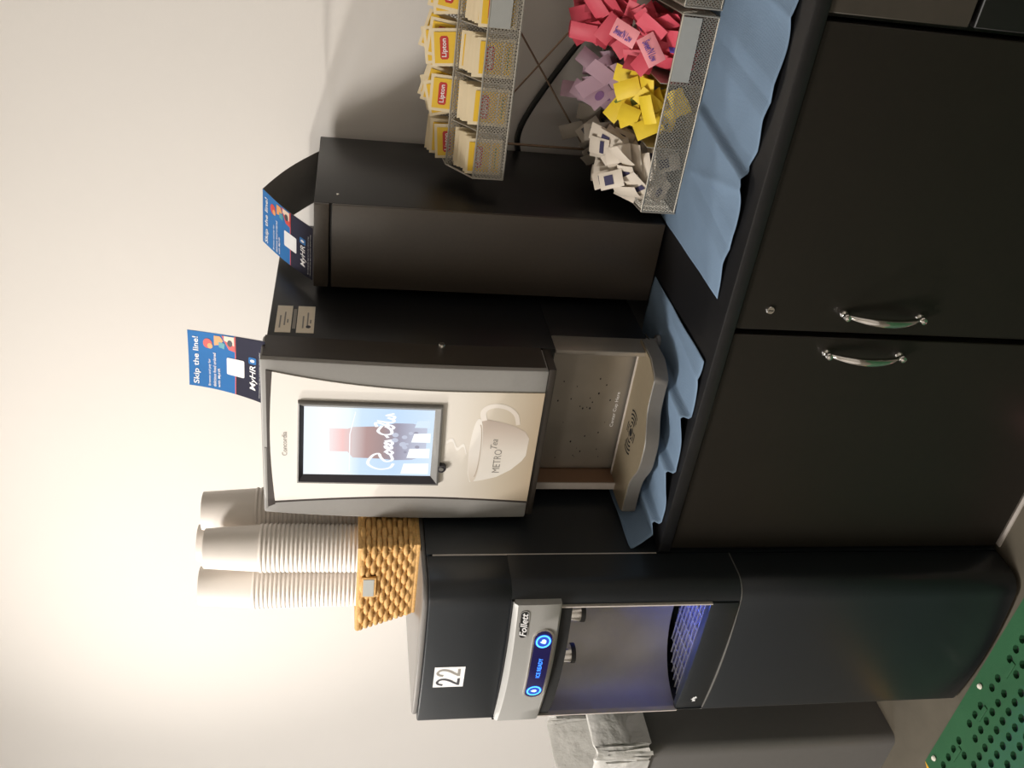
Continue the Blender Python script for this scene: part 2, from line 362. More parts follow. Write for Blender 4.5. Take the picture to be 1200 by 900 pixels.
# silver control panel
def pan(x): return -.962-.030*max(0, 1-((x+.2115)/.2)**2)
PN = 18; pa, pb = -.4135, -.030
def panel_z(x): return 1.094
pp = MB(); v = []; f = []
prof = [(0, 1.199), (.55, 1.199), (.85, 1.196), (1, 1.189), (1, 1.140), (.97, 1.100), (.88, 1.095), (0, 1.095)]
for i in range(PN+1):
    x = pa+(pb-pa)*i/PN
    for d, z in prof: v.append((x, -.93+(pan(x)+.93)*d, z))
k = len(prof)
for i in range(PN):
    for j in range(k): f.append((i*k+j, i*k+(j+1) % k, (i+1)*k+(j+1) % k, (i+1)*k+j))
f += [tuple(range(k)), tuple(range(PN*k, PN*k+k))]
cp = pp.add(v, f).build('control_panel', 'silver', ice, smooth=35)
MB().zprism([(pa+.012, -.90)]+[(pa+.012+(pb-.018-pa-.012)*i/14, pan(pa+.012+(pb-.018-pa-.012)*i/14)+.010) for i in range(15)]+[(pb-.018, -.90)], 1.070, 1.0955).build('chute_cover', 'hole', ice)
MB().zprism([(pa, -.958)]+[(pa+(pb-pa)*i/14, bow(pa+(pb-pa)*i/14, .020)+.002) for i in range(15)]+[(pb, -.93), (pa, -.93)], 1.194, 1.2005).build('shadow_gap', 'hole', ice)
S = lambda e: (lambda x, z: (x, pan(x)-e, z))
def bend(poly_fn, e0, e1, name, m, parent):
    return MB().prism(poly_fn, lambda x, z: (x, pan(x)-e0, z), lambda x, z: (x, pan(x)-e1, z)).build(name, m, parent, smooth=35)
SE = lambda x, z, e: (x, pan(x)-e, z)
strip(-.300, -.088, *pill(-.300, -.088, 1.1265, .0234), SE, -.002, .0022, 'chrome_surround', 'chrome', cp, 32)
dsp = strip(-.296, -.092, *pill(-.296, -.092, 1.1275, .0194), SE, .0, .0032, 'display_window', 'display', cp, 32)
for cx_ in (-.117, -.271):
    strip(cx_-.018, cx_+.018, *pill(cx_-.018, cx_+.018, 1.1275, .018), SE, .003, .0036, 'glow_disc', 'led_deep', dsp, 16)
    ring = MB(); a = ell(cx_, 1.1275, .0165, .0158, 28); b = ell(cx_, 1.1275, .0135, .0130, 28)
    ring.add([S(.0042)(*p) for p in a+b], [(i, (i+1) % 28, 28+(i+1) % 28, 28+i) for i in range(28)]).build('touch_ring', 'led_ring', dsp, smooth=0)
    if cx_ > -.2: ic = [(-.006, -.003), (-.004, -.006), (.003, -.006), (.006, -.002), (.005, .003), (.001, .003), (-.001, .007), (-.004, .003)]
    else: ic = [(.0, -.0065), (.0045, -.003), (.004, .002), (.0, .0075), (-.004, .002), (-.0045, -.003)]
    MB().flat([(cx_+p[0], 1.1275+p[1]) for p in ic], S(.0042)).build('touch_icon', 'led_white', dsp, smooth=0)
text_fit('ICE READY', -.224, -.164, 1.122, 1.131, S(.0040), 'display_lettering', 'led_text', dsp, offset=.01)
lg = strip(-.109, -.042, *pill(-.109, -.042, 1.173, .010), SE, 0, .0012, 'maker_badge', 'hole', cp, 24)
ol = MB(); a = rr(-.109, 1.163, -.042, 1.183, .0095, 6); b = rr(-.1075, 1.1645, -.0435, 1.1815, .0083, 6); n_ = len(a)
ol.add([S(.0016)(*p) for p in a+b], [(i, (i+1) % n_, n_+(i+1) % n_, n_+i) for i in range(n_)]).build('badge_outline', 'silver', lg, smooth=0)
text_fit('Follett', -.104, -.047, 1.166, 1.181, S(.0018), 'badge_lettering', 'white', lg, shear=.25, offset=.02)
# spouts
for x, y in ((-.098, -.925), (-.232, -.925)):
    sp = MB().lathe([(.019, .03), (.021, .0), (.021, -.012), (.0185, -.012), (.0165, .03)], (x, y, 1.046), 20).build('spout', 'chrome', ice)
    MB().lathe([(.0215, -.006), (.0225, -.009), (.0225, -.016), (.018, -.017), (.018, -.010)], (x, y, 1.046), 20).build('spout_ring', 'rubber', sp)
lp = MB().box((-.175, -.93, 1.066), (-.155, -.918, 1.0695)).build('alcove_lamp', 'led_bulb', ice)
bl = bpy.data.lights.new('alcove_led', 'AREA'); bl.shape = 'RECTANGLE'; bl.size = .10; bl.size_y = .02; bl.energy = .8; bl.spread = math.radians(70); bl.color = (.05, .13, 1)
blo = bpy.data.objects.new('alcove_led', bl); COL.objects.link(blo); blo.location = (-.15, -.905, 1.063)
# number sticker
BU = lambda x, z, e=.0012: (x, bow(x, .012)-e, z)
st = strip(-.282, -.215, lambda x: 1.281, lambda x: 1.347, BU, -.001, .0008, 'number_sticker', 'white', ice, 8)
def two(x0, x1, z0, z1):
    w_, h_ = x1-x0, z1-z0
    pts = catmull([(x0+.06*w_, 0, z0+.74*h_), (x0+.2*w_, 0, z0+.93*h_), (x0+.5*w_, 0, z0+h_), (x0+.82*w_, 0, z0+.9*h_), (x0+.9*w_, 0, z0+.7*h_), (x0+.7*w_, 0, z0+.45*h_), (x0+.35*w_, 0, z0+.22*h_), (x0+.12*w_, 0, z0+.04*h_)], 4)
    mb = MB(); hw = .0026
    L = [Vector((p.x, p.z)) for p in pts]
    vv = []
    for i, p in enumerate(L):
        t = (L[min(i+1, len(L)-1)]-L[max(i-1, 0)]).normalized(); nrm = Vector((-t.y, t.x))
        vv += [p+nrm*hw, p-nrm*hw]
    mb.add([BU(q.x, q.y, .0014) for q in vv], [(2*i, 2*i+1, 2*i+3, 2*i+2) for i in range(len(L)-1)])
    mb.flat([(x0+.03*w_, z0), (x1, z0), (x1, z0+.0055), (x0+.03*w_, z0+.0055)], lambda x, z: BU(x, z, .00145)); return mb
two(-.276, -.253, 1.290, 1.339).build('digit', 'dark_ink', st, smooth=0)
two(-.245, -.222, 1.291, 1.340).build('digit', 'grey_ink', st, smooth=0)

# ------------------------------------------------------------------ coffee machine
CF = -.745
cof = thing('coffee_machine', (.206, -.42, .8605), 'black coffee machine with touch screen and cup picture on its white front', 'coffee machine')
CL, CR = .014, .402
MB().box((CL+.012, -.655, 1.118), (CR, -.10, 1.708)).build('body', 'coffee_black', cof, bevel=.004)
MB().box((CL+.012, -.60, .905), (CR, -.10, 1.12)).build('lower_body', 'coffee_black', cof, bevel=.002)
# recess panels
MB().box((CL+.028, -.604, .918), (.390, -.6005, 1.119)).build('recess_back', 'recess', cof)
MB().box((CL+.012, -.658, .918), (CL+.026, -.600, 1.119)).build('recess_side', 'copper', cof)
MB().box((CL+.010, -.661, .918), (CL+.028, -.658, 1.119)).build('recess_edge_trim', 'line', cof)
MB().box((.391, -.66, .905), (CR, -.600, 1.119)).build('recess_side', 'recess', cof, bevel=.002)
# drip tray
def tray_front(x):
    t = (x-.208)/.075; return -.737-.036*math.exp(-(t*t)**1.6)
tpoly = [(.016, -.612)]+[(.016, -.725), (.022, -.737)]+[(.03+.352*i/30, tray_front(.03+.352*i/30)) for i in range(31)]+[(.392, -.728), (.408, -.690), (.408, -.612)]
tr = MB().zprism(tpoly, .889, .9205).build('drip_tray', 'tray_side', cof, bevel=.0015, seg=1)
ins = [(.208+(p[0]-.208)*.985, -.675+(p[1]+.675)*.985) for p in tpoly]
tt = MB().zprism(ins, .9206, .9222).build('tray_top', 'tray', tr, smooth=30)
for yy in (-.6185, -.6235): MB().box((.03, yy-.0008, .9222), (.378, yy+.0008, .9236)).build('tray_ridge', 'line', tt)
gc = (.207, -.682)
for rad, spans in ((.014, ((.35, 1.25), (1.9, 2.8), (3.5, 4.4), (5.0, 5.9))), (.0225, ((-.55, .55), (PI-.55, PI+.55), (1.1, 2.05), (4.25, 5.2))), (.031, ((-.6, .6), (PI-.6, PI+.6), (1.2, 1.95), (4.35, 5.1))), (.0395, ((-.62, .62), (PI-.62, PI+.62))), (.048, ((-.5, .5), (PI-.5, PI+.5)))):
    for a0, a1 in spans:
        a = [(gc[0]+1.1*(rad-.0019)*math.cos(a0+(a1-a0)*i/10), gc[1]+.86*(rad-.0019)*math.sin(a0+(a1-a0)*i/10)) for i in range(11)]
        b = [(gc[0]+1.1*(rad+.0019)*math.cos(a0+(a1-a0)*i/10), gc[1]+.86*(rad+.0019)*math.sin(a0+(a1-a0)*i/10)) for i in range(11)]
        MB().add([(*p, .9226) for p in a+b], [(i, i+1, 12+i, 11+i) for i in range(10)]).build('drain_slot', 'hole', tt, smooth=0)
MB().flat(ell(gc[0], gc[1], .0095, .0085, 18), lambda x, y: (x, y, .9227)).build('drain_hole', 'hole', tt, smooth=0)
text_fit('Center Cup Here', .165, .262, .936, .946, lambda x, z: (x, -.6045, z), 'lettering', 'white', cof, offset=.006)
for i in range(26):
    x = rnd.uniform(.06, .33); z = rnd.uniform(.95, 1.08); r = rnd.uniform(.0008, .002)
    MB().flat(ell(x, z, r*1.6, r, 8), lambda a, b: (a, -.6043, b)).build('coffee_stain', 'hole', cof, smooth=0)
# feet
for x, y in ((.38, -.575), (.05, -.575), (.38, -.14), (.05, -.14)):
    fz = .8642 if y < -.5 else .8605; MB().lathe([(.0001, fz), (.016, fz), (.016, .872), (.008, .876), (.008, .906)], (x, y, 0), 14).build('foot', 'steel', cof)
MB().tube([(.4035, -.585, .903), (.4045, -.685, .893)], .0016, 6).build('tray_rod', 'chrome', cof)
# door: outline narrows at the top, sides bowed
def xl_(z): t = (z-1.148)/.565; return .012+.016*t**3-.004*math.sin(PI*t)
def xr_(z): t = (z-1.148)/.565; return .402+.010*t-.004*math.sin(PI*t)
zs = [1.148+.565*i/18 for i in range(19)]
out = [(xl_(z), z) for z in zs]+[(xr_(z), z) for z in zs[::-1]]
door = MB().yprism(out, CF, -.658).build('door', 'frame_grey', cof, bevel=.004)
sd = MB(); sd.add([(xr_(z)+.0006, y, z) for z in [q if 0 < i < 18 else q+(.004 if i == 0 else -.004) for i, q in enumerate(zs)] for y in (CF+.012, -.656)], [(2*i, 2*i+1, 2*i+3, 2*i+2) for i in range(18)])
sd.build('door_side', 'coffee_brown', door)
MB().box((CL+.004, -.742, 1.132), (.404, -.66, 1.1485)).build('door_bottom', 'coffee_brown', door, bevel=.002)
# white front panel
def wl(z): t = (z-1.148)/.545; return .062+.013*math.sin(PI*min(1, max(0, t)))
def wr(z): t = (z-1.148)/.545; return .350-.002*math.sin(PI*t)+.036*max(0, (t-.3)/.7)**2.2
z1 = [1.150+.540*i/20 for i in range(21)]
po = [(wl(z), z) for z in z1]+[(wl(1.69)+(wr(1.69)-wl(1.69))*i/10, 1.69+.007*math.sin(PI*i/10)) for i in range(1, 10)]+[(wr(z), z) for z in z1[::-1]]
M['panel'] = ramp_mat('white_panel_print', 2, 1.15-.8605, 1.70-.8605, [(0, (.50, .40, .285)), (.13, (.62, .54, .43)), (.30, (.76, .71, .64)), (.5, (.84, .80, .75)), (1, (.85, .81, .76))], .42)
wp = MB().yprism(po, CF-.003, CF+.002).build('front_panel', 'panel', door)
MB().yprism([(wl(z)-.006, z) for z in z1]+[(wl(z)+.001, z) for z in z1[::-1]], CF-.0022, CF).build('dark_trim', 'dark_trim', door)
MB().yprism([(.052, 1.690)]+[(wl(1.69)+(wr(1.69)-wl(1.69))*i/10, 1.689+.007*math.sin(PI*i/10)) for i in range(11)]+[(.388, 1.702), (.045, 1.704)], CF-.0022, CF).build('dark_trim', 'dark_trim', door)
MB().box((.040, CF-.001, 1.7045), (.200, CF+.004, 1.7085)).build('light_strip', 'frame_grey', door)
E_ = CF-.003
fp = lambda e: (lambda x, z: (x, E_-e, z))
text_fit('Concordia', .183, .243, 1.664, 1.674, fp(.0006), 'maker_lettering', 'grey_ink', wp)
# cup picture printed on the panel
M['cup_print'] = ramp_mat('cup_print', 0, .115-.206, .30-.206, [(0, (.86, .82, .76)), (.45, (.80, .74, .67)), (.75, (.60, .51, .44)), (1, (.42, .34, .29))], .42)
M['cup_in'] = ramp_mat('cup_inside_print', 0, .115-.206, .30-.206, [(0, (.72, .64, .55)), (.4, (.84, .79, .73)), (1, (.86, .82, .77))], .42)
M['handle_print'] = ramp_mat('handle_print', 2, 1.19-.8605, 1.29-.8605, [(0, (.74, .66, .58)), (1, (.84, .79, .73))], .42)
pic = MB().flat([(.116, 1.283), (.122, 1.255), (.131, 1.226), (.150, 1.198), (.175, 1.176), (.190, 1.169), (.235, 1.168), (.252, 1.178), (.268, 1.205), (.278, 1.240), (.284, 1.272), (.262, 1.287), (.2, 1.293), (.14, 1.290)], fp(.0003)).build('cup_picture', 'cup_print', wp, smooth=0)
MB().flat(ell(.200, 1.2785, .0845, .0135, 28), fp(.0005)).build('cup_rim_picture', 'cup_in', pic, smooth=0)
M['cup_edge'] = mat('cup_edge_print', (.55, .46, .38), .45, noise=(60, .03))
MB().flat([(.2+.07*math.cos(t), 1.2745+.0075*math.sin(t)) for t in [2*PI*i/24 for i in range(24)]], fp(.0006)).build('cup_inside_picture', 'cup_edge', pic, smooth=0)
MB().flat([(.2+.07*math.cos(t), 1.2775+.0085*math.sin(t)) for t in [2*PI*i/24 for i in range(24)]], fp(.0007)).build('cup_inside_picture', 'cup_in', pic, smooth=0)
hd = MB(); hp = catmull([(.279, 0, 1.268), (.300, 0, 1.272), (.313, 0, 1.262), (.317, 0, 1.242), (.310, 0, 1.219), (.294, 0, 1.203), (.270, 0, 1.196)], 5)
L = [Vector((p.x, p.z)) for p in hp]; vv = []
for i, p in enumerate(L):
    t = (L[min(i+1, len(L)-1)]-L[max(i-1, 0)]).normalized(); nrm = Vector((-t.y, t.x)); hw = .0062-.002*i/len(L); vv += [p+nrm*hw, p-nrm*hw]
hd.add([fp(.0004)(q.x, q.y) for q in vv], [(2*i, 2*i+1, 2*i+3, 2*i+2) for i in range(len(L)-1)]).build('cup_handle_picture', 'handle_print', pic, smooth=0)
text_fit('METRO', .143, .205, 1.222, 1.238, fp(.0007), 'cup_lettering', 'grey_ink', pic)
text_fit('Tea', .207, .232, 1.234, 1.248, fp(.0007), 'cup_lettering', 'grey_ink', pic, shear=.3)
M['steam'] = mat('steam_print', (.88, .84, .79), .45, noise=(30, .03))
sv = catmull([(.19, 0, 1.297), (.215, 0, 1.305), (.205, 0, 1.318), (.228, 0, 1.329), (.222, 0, 1.342)], 5); L = [Vector((p.x, p.z)) for p in sv]
MB().add([fp(.0003)(p.x+s*.004, p.y) for p in L for s in (-1, 1)], [(2*i, 2*i+1, 2*i+3, 2*i+2) for i in range(len(L)-1)]).build('steam_picture', 'steam', wp, smooth=0)
# screen bezel: sloping frame around the display
o_ = [(.112, 1.350), (.317, 1.356), (.321, 1.642), (.117, 1.645)]; i_ = [(.133, 1.369), (.303, 1.371), (.307, 1.630), (.136, 1.632)]
bz = MB(); ring4 = [(i, (i+1) % 4, 4+(i+1) % 4, 4+i) for i in range(4)]
def quadring(a, ya, b, yb): return [(p[0], ya, p[1]) for p in a]+[(p[0], yb, p[1]) for p in b], ring4
m1 = [(p[0]*.94+q[0]*.06, p[1]*.94+q[1]*.06) for p, q in zip(o_, i_)]; m2 = [(p[0]*.72+q[0]*.28, p[1]*.72+q[1]*.28) for p, q in zip(o_, i_)]
bz.add(*quadring(o_, E_+.001, m1, E_-.009)); bz.add(*quadring(m1, E_-.009, m2, E_-.010)); bz.add(*quadring(m2, E_-.010, i_, E_-.0012))
bzo = bz.build('screen_bezel', 'bezel', wp, smooth=0, fixn=False)
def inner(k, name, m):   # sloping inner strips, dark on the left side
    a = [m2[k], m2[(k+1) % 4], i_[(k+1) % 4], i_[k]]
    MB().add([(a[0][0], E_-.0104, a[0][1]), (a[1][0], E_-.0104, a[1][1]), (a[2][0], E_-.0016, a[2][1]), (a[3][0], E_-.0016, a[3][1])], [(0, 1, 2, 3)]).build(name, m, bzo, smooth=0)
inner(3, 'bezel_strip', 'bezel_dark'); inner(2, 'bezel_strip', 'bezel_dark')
M['screen'] = ramp_mat('lit_screen', 2, 1.37-.8605, 1.632-.8605, [(0, (.66, .80, .97)), (.30, (.55, .72, .93)), (.56, (.62, .78, .96)), (.66, (.86, .95, .99)), (.8, (.95, .99, 1)), (1, (.86, .93, 1))], .15, emit=1.0)
scr = MB().flat(i_, lambda x, z: (x, E_-.0012, z)).build('screen', 'screen', wp, smooth=0)
sq = lambda e: (lambda s, t: (i_[0][0]+(i_[1][0]-i_[0][0])*s+(i_[3][0]-i_[0][0])*t, E_-.0013-e, i_[0][1]+(i_[3][1]-i_[0][1])*t+(i_[1][1]-i_[0][1])*s))
def sc(poly, name, m, e=.0002, par=None): return MB().flat(poly, sq(e)).build(name, m, par or scr, smooth=0)
M['scr_bottle'] = ramp_mat('screen_bottle', 2, 1.37-.8605, 1.632-.8605, [(0, (.62, .66, .80)), (.16, (.50, .52, .64)), (.28, (.36, .34, .43)), (.40, (.40, .29, .29)), (.52, (.48, .32, .31)), (.62, (.72, .62, .62)), (.70, (.95, .62, .60)), (.80, (.96, .86, .86)), (1, (.95, .97, 1))], .3, emit=.95)
sc([(.32, .05), (.74, .05), (.80, .16), (.80, .30), (.75, .40), (.73, .62), (.70, .66), (.70, .80), (.36, .80), (.36, .66), (.27, .62), (.26, .40), (.24, .30), (.25, .16)], 'bottle_picture', 'scr_bottle')
sc([(.06, .64), (.62, .64), (.95, .60), (.95, .606), (.62, .648), (.06, .648)], 'horizon_line', 'scr_script', .0003)
for k in range(16):
    s, t = rnd.uniform(.36, .70), rnd.uniform(.12, .32); r = rnd.uniform(.01, .03)
    sc(ell(s, t, r*1.3, r, 10), 'ice_cube_picture', 'scr_foam' if k % 3 else 'scr_grey', .0003)
for (a, b, c, d) in ((.03, .02, .20, .24), (.28, .02, .43, .20), (.52, .02, .66, .17), (.74, .03, .85, .15)):
    sc([(a, b), (c, b), (c-.01, d-.02), (a, d)], 'menu_tile', 'scr_white' if a < .7 else 'scr_pale', .0004)
scriptp = [[(.19, .30), (.12, .33), (.10, .42), (.18, .50), (.30, .47), (.34, .42), (.28, .40), (.22, .36), (.25, .31), (.34, .33)],
           [(.36, .36), (.33, .33), (.36, .31), (.39, .34), (.36, .37), (.42, .34), (.46, .37), (.42, .36), (.42, .32), (.47, .33), (.51, .37), (.48, .36), (.48, .32), (.52, .32), (.53, .37), (.55, .32)],
           [(.58, .35), (.62, .37)], [(.74, .44), (.80, .45), (.78, .39), (.70, .33), (.64, .33), (.63, .39), (.68, .43), (.76, .40)],
           [(.74, .36), (.71, .33), (.74, .31), (.77, .34), (.74, .37), (.80, .36), (.83, .44), (.81, .34), (.84, .31), (.88, .36), (.86, .32), (.90, .31), (.91, .37), (.94, .31)]]
sm = MB()
for st_ in scriptp:
    L = [Vector((p.x, p.z)) for p in catmull([(a, 0, b) for a, b in st_], 5)]; vv = []
    for i, p in enumerate(L):
        t = (L[min(i+1, len(L)-1)]-L[max(i-1, 0)]).normalized(); nrm = Vector((-t.y, t.x)); hw = .017; vv += [p+Vector((nrm.x*hw*.6, nrm.y*hw*.75)), p-Vector((nrm.x*hw*.6, nrm.y*hw*.75))]
    sm.add([sq(.0006)(q.x, q.y) for q in vv], [(2*i, 2*i+1, 2*i+3, 2*i+2) for i in range(len(L)-1)])
sm.build('script_lettering', 'scr_script', scr, smooth=0, fixn=False)
bt = MB().lathe([(.0001, E_-.011), (.0045, E_-.011), (.006, E_-.009), (.006, E_+.001)], (.158, 0, 1.3475), 18, 'y').build('front_button', 'bezel', wp)
MB().lathe([(.0062, E_-.010), (.0095, E_-.0095), (.0105, E_-.006), (.0105, E_+.001)], (.158, 0, 1.3475), 20, 'y').build('button_ring', 'bezel_dark', bt)
# side lock, stickers
lk = MB().lathe([(.0001, .412), (.006, .412), (.0075, .410), (.0075, .402)], (0, -.668, 1.360), 16, 'x').build('side_lock', 'chrome', cof)
for z0, z1_ in ((1.663, 1.694), (1.617, 1.652)):
    s_ = MB().box((.402, -.628, z0), (.4028, -.518, z1_)).build('sticker', 'sticker', cof)
    for k, (ya, yb, zo) in enumerate(((-.60, -.545, .012), (-.61, -.56, .021), (-.59, -.575, .006))):
        MB().flat([(ya, z0+zo), (yb, z0+zo), (yb, z0+zo+.003), (ya, z0+zo+.003)], lambda y, z: (.4031, y, z)).build('fine_print', 'grey_ink', s_, smooth=0)
MB().flat([(-.612, 1.654), (-.53, 1.654), (-.53, 1.6605), (-.612, 1.6605)], lambda y, z: (.4024, y, z)).build('fine_print', 'grey_ink', cof, smooth=0)
MB().flat(ell(-.604, 1.6285, .006, .005, 12), lambda y, z: (.4032, y, z)).build('recycle_mark', 'dark_ink', cof, smooth=0)

# ------------------------------------------------------------------ black chiller box beside the machine
bx = thing('milk_chiller', (.52, -.25, .8605), 'tall plain black steel box with lid standing right of the coffee machine', 'appliance')
MB().box((.420, -.448, .866), (.610, -.042, 1.624)).build('body', 'coffee_black', bx, bevel=.0015)
MB().box((.420, -.458, .866), (.610, -.4485, 1.587)).build('front_panel', 'chiller_front_lit', bx, bevel=.0015)
MB().box((.420, -.458, 1.593), (.610, -.4485, 1.624)).build('top_strip', 'chiller_front_lit', bx, bevel=.0015)
MB().lathe([(.0001, .6115), (.003, .6112), (.0035, .609)], (0, -.40, 1.577), 10, 'x').build('lid_screw', 'chrome', bx)
for x, y in ((.44, -.43), (.59, -.43), (.44, -.07), (.59, -.07)): MB().lathe([(.0001, .8605), (.01, .8605), (.01, .868)], (x, y, 0), 10).build('foot', 'rubber', bx)

# ------------------------------------------------------------------ flyers
def flyer_art(card, P, thick=.0006, full=True):
    """P(s, t): s 0..1 across, t 0..1 up -> point on the face (e = offset)"""
    def fl(poly, name, m, e, par=card):
        # subdivide polygons by triangles is not needed for small marks
        return MB().add([P(s, t, e) for s, t in poly], [tuple(range(len(poly)))]).build(name, m, par, smooth=0, fixn=False)
    def band(t0, t1, name, m, e):
        return MB().grid(lambda u, v: P(u, t0+(t1-t0)*v, e), 8, 8).build(name, m, card, fixn=False)
    band(.385, 1, 'blue_print', 'paper_blue', .0004); band(0, .38, 'navy_print', 'paper_navy', .0004); band(.38, .392, 'red_line', 'red_print', .0005)
    fl(ell(.80, .745, .09, .06, 14), 'berry_picture', 'red_print', .0010)
    fl(ell(.76, .715, .05, .035, 12), 'berry_picture', 'orange_print', .0012)
    fl([(.78, .66), (.96, .66), (.96, .58), (.88, .54), (.80, .60)], 'food_picture', 'orange_print', .0010)
    fl([(.76, .60), (.86, .60), (.84, .52), (.74, .53)], 'food_picture', 'teal_print', .0011)
    fl([(.72, .39), (.98, .39), (.98, .56), (.86, .52), (.74, .47)], 'food_picture', 'red_print', .0010)
    fl([(.82, .40), (.98, .40), (.98, .53), (.9, .53)], 'food_picture', 'skin_print', .0012)
    fl(ell(.86, .455, .06, .035, 10), 'food_picture', 'dark_ink', .0014)
    fl(rr(.31, .27, .60, .50, .02, 3), 'blank_square', 'white', .0012)
    fl(rr(.58, .115, .69, .215, .02, 3), 'round_emblem', 'paper_blue', .0010)
    fl(ell(.635, .165, .025, .03, 8), 'emblem_mark', 'white', .0014)
    T = lambda e: (lambda s, t: P(s, t, e))
    text_fit('Skip the line!', .05, .90, .845, .94, T(.0012), 'headline', 'white', card, offset=.015)
    for k, (txt, a, b) in enumerate((('Browse and pay for', .05, .52), ('delicious food ordered', .05, .64), ('with MyHR', .05, .38))):
        text_fit(txt, a, b, .705-.063*k, .745-.063*k, T(.0012), 'small_lettering', 'white', card, offset=.008)
    text_fit('MyHR', .16, .56, .10, .20, T(.0012), 'emblem_lettering', 'white', card, shear=.12, offset=.012)
    for k in range(2):
        text_fit('Download the app and order ahead today', .07, .80+.06*k, .062-.036*k, .078-.036*k, T(.0012), 'fine_print', 'white', card)
def fly1(s, t, e=0):
    x = .292+.128*s-.010*(1-t)**2*(1-s)*2+.002*t; y = -.675+.012*t*t-.02*(1-t)**2+.004*math.sin(PI*s); z = 1.7105+.148*t-.004*s
    return (x, y-e, z)
f1 = MB().grid(lambda u, v: fly1(u, v), 10, 10); f1.grid(lambda u, v: fly1(u, v, -.0008), 10, 10)
f1 = tag(f1.build('flyer', 'white', origin=(.356, -.69, 1.7105), fixn=False), 'blue Skip the line flyer card standing upright on the coffee machine', 'flyer', 'Skip the line flyers')
flyer_art(f1, fly1)
# folded flyer: front leg slopes towards the room, back leg towards the wall
RG = Vector((.545, -.235, 1.745)); RL = Vector((.428, -.262, 1.745)); FB = Vector((.552, -.452, 1.6255)); FL = Vector((.432, -.455, 1.6255)); BB = Vector((.575, -.047, 1.6255)); BL_ = Vector((.45, -.050, 1.6255))
def fly2(s, t, e=0):
    a = FL.lerp(FB, s); b = RL.lerp(RG, s); p = a.lerp(b, t); sag = math.sin(PI*t)
    n = Vector((0, -.55, .83)); return tuple(p+n*(e+.006*sag))
def fly2b(s, t, e=0):
    a = BL_.lerp(BB, s); b = RL.lerp(RG, s); p = a.lerp(b, t); n = Vector((0, .5, .87)); return tuple(p+n*(e+.010*math.sin(PI*t)))
f2 = MB().grid(lambda u, v: fly2(u, v), 8, 8); f2.grid(lambda u, v: fly2(u, v, -.0008), 8, 8)
f2 = tag(f2.build('flyer', 'paper_grey', origin=(.5, -.25, 1.6245), fixn=False), 'blue Skip the line flyer folded into a tent on the tall black box', 'flyer', 'Skip the line flyers')
flyer_art(f2, fly2)
bk = MB().grid(lambda u, v: fly2b(u, v), 8, 8); bk.grid(lambda u, v: fly2b(u, v, .0008), 8, 8); bk.build('back_leaf', 'paper_grey', f2, fixn=False)

# ------------------------------------------------------------------ basket and cups
bk = thing('cup_basket', (-.13, -.70, 1.384), 'tan woven basket holding paper cup stacks on top of the ice dispenser', 'basket')
BX0, BX1, BY0, BY1, BZ0, BZ1 = -.205, -.004, -.815, -.552, 1.385, 1.510
def side_pts(z):
    t = (z-BZ0)/(BZ1-BZ0); l = BX0-.042*t; r = BX1+.002*t; f_ = BY0-.012*t; b_ = BY1+.01*t; return l, r, f_, b_
def belly(z, y):
    l, r, f_, b_ = side_pts(z); e = min(1, max(0, min(y-f_, b_-y)/.06)); return max(0, l+.263)*e*e*(3-2*e)
def loop(z, inset=0, n=14):
    l, r, f_, b_ = side_pts(z); l += inset; r -= inset; f_ += inset; b_ -= inset
    return [(l, f_, z), (r, f_, z), (r, b_, z)]+[(l-belly(z, b_+(f_-b_)*i/n), b_+(f_-b_)*i/n, z) for i in range(n)]
rows = 10; rh = (BZ1-BZ0-.012)/rows
for k in range(rows):
    z = BZ0+.012+rh*(k+.5); l, r, f_, b_ = side_pts(z); pts = []
    segs = [((l, f_), (r, f_), 10), ((r, f_), (r, b_), 10), ((r, b_), (l, b_), 10), ((l, b_), (l, f_), 10)]
    for (a, b, n) in segs:
        dx, dy = b[0]-a[0], b[1]-a[1]; Ln = math.hypot(dx, dy); nx, ny = dy/Ln, -dx/Ln
        for i in range(n*4):
            t = i/(n*4); wv = .0042*math.cos(PI*(t*n+.5))*(1 if k % 2 else -1) if 0 < i else 0
            yy_ = a[1]+dy*t; pts.append((a[0]+dx*t+nx*wv-(belly(z, yy_) if abs(dx) < 1e-6 and a[0] < -.1 else 0), yy_+ny*wv, z+rnd.uniform(-.0007, .0007)))
    MB().tube(pts, rh*.54, 7, closed=True).build('woven_strand', 'wicker', bk, smooth=60)
l, r, f_, b_ = side_pts(BZ1); MB().tube(loop(BZ1), .0062, 8, closed=True).build('rim', 'wicker', bk)
l, r, f_, b_ = side_pts(BZ0); 
for k in range(2): MB().tube(loop(BZ0+.003+.008*k), .0052, 8, closed=True).build('base_band', 'wicker', bk)
for k in range(11):
    for yy, which in ((0, 2), (1, 3)):
        t = (k+.5)/11; a = side_pts(BZ0); c = side_pts(BZ1)
        MB().tube([(a[0]+(a[1]-a[0])*t, a[which], BZ0), (c[0]+(c[1]-c[0])*t, c[which], BZ1)], .0026, 6).build('stake', 'wicker', bk)
a = side_pts(BZ0); c = side_pts(BZ1); ln = MB()
q0, q1 = loop(BZ0+.002, .006), loop(BZ1-.004, .006); n_ = len(q0)
ln.add(q0+q1, [(i, (i+1) % n_, n_+(i+1) % n_, n_+i) for i in range(n_)]+[tuple(range(n_))[::-1]]).build('lining', 'wicker_in', bk, smooth=0)
lpz = 1.492
fr = MB(); fy = side_pts(lpz)[2]-.009
lh = MB().box((-.139, fy-.002, 1.474), (-.079, fy+.004, 1.506)).build('label_holder', 'wicker', bk, bevel=.001, seg=1)
MB().box((-.134, fy-.003, 1.479), (-.084, fy-.001, 1.502)).build('label_card', 'plate', lh)
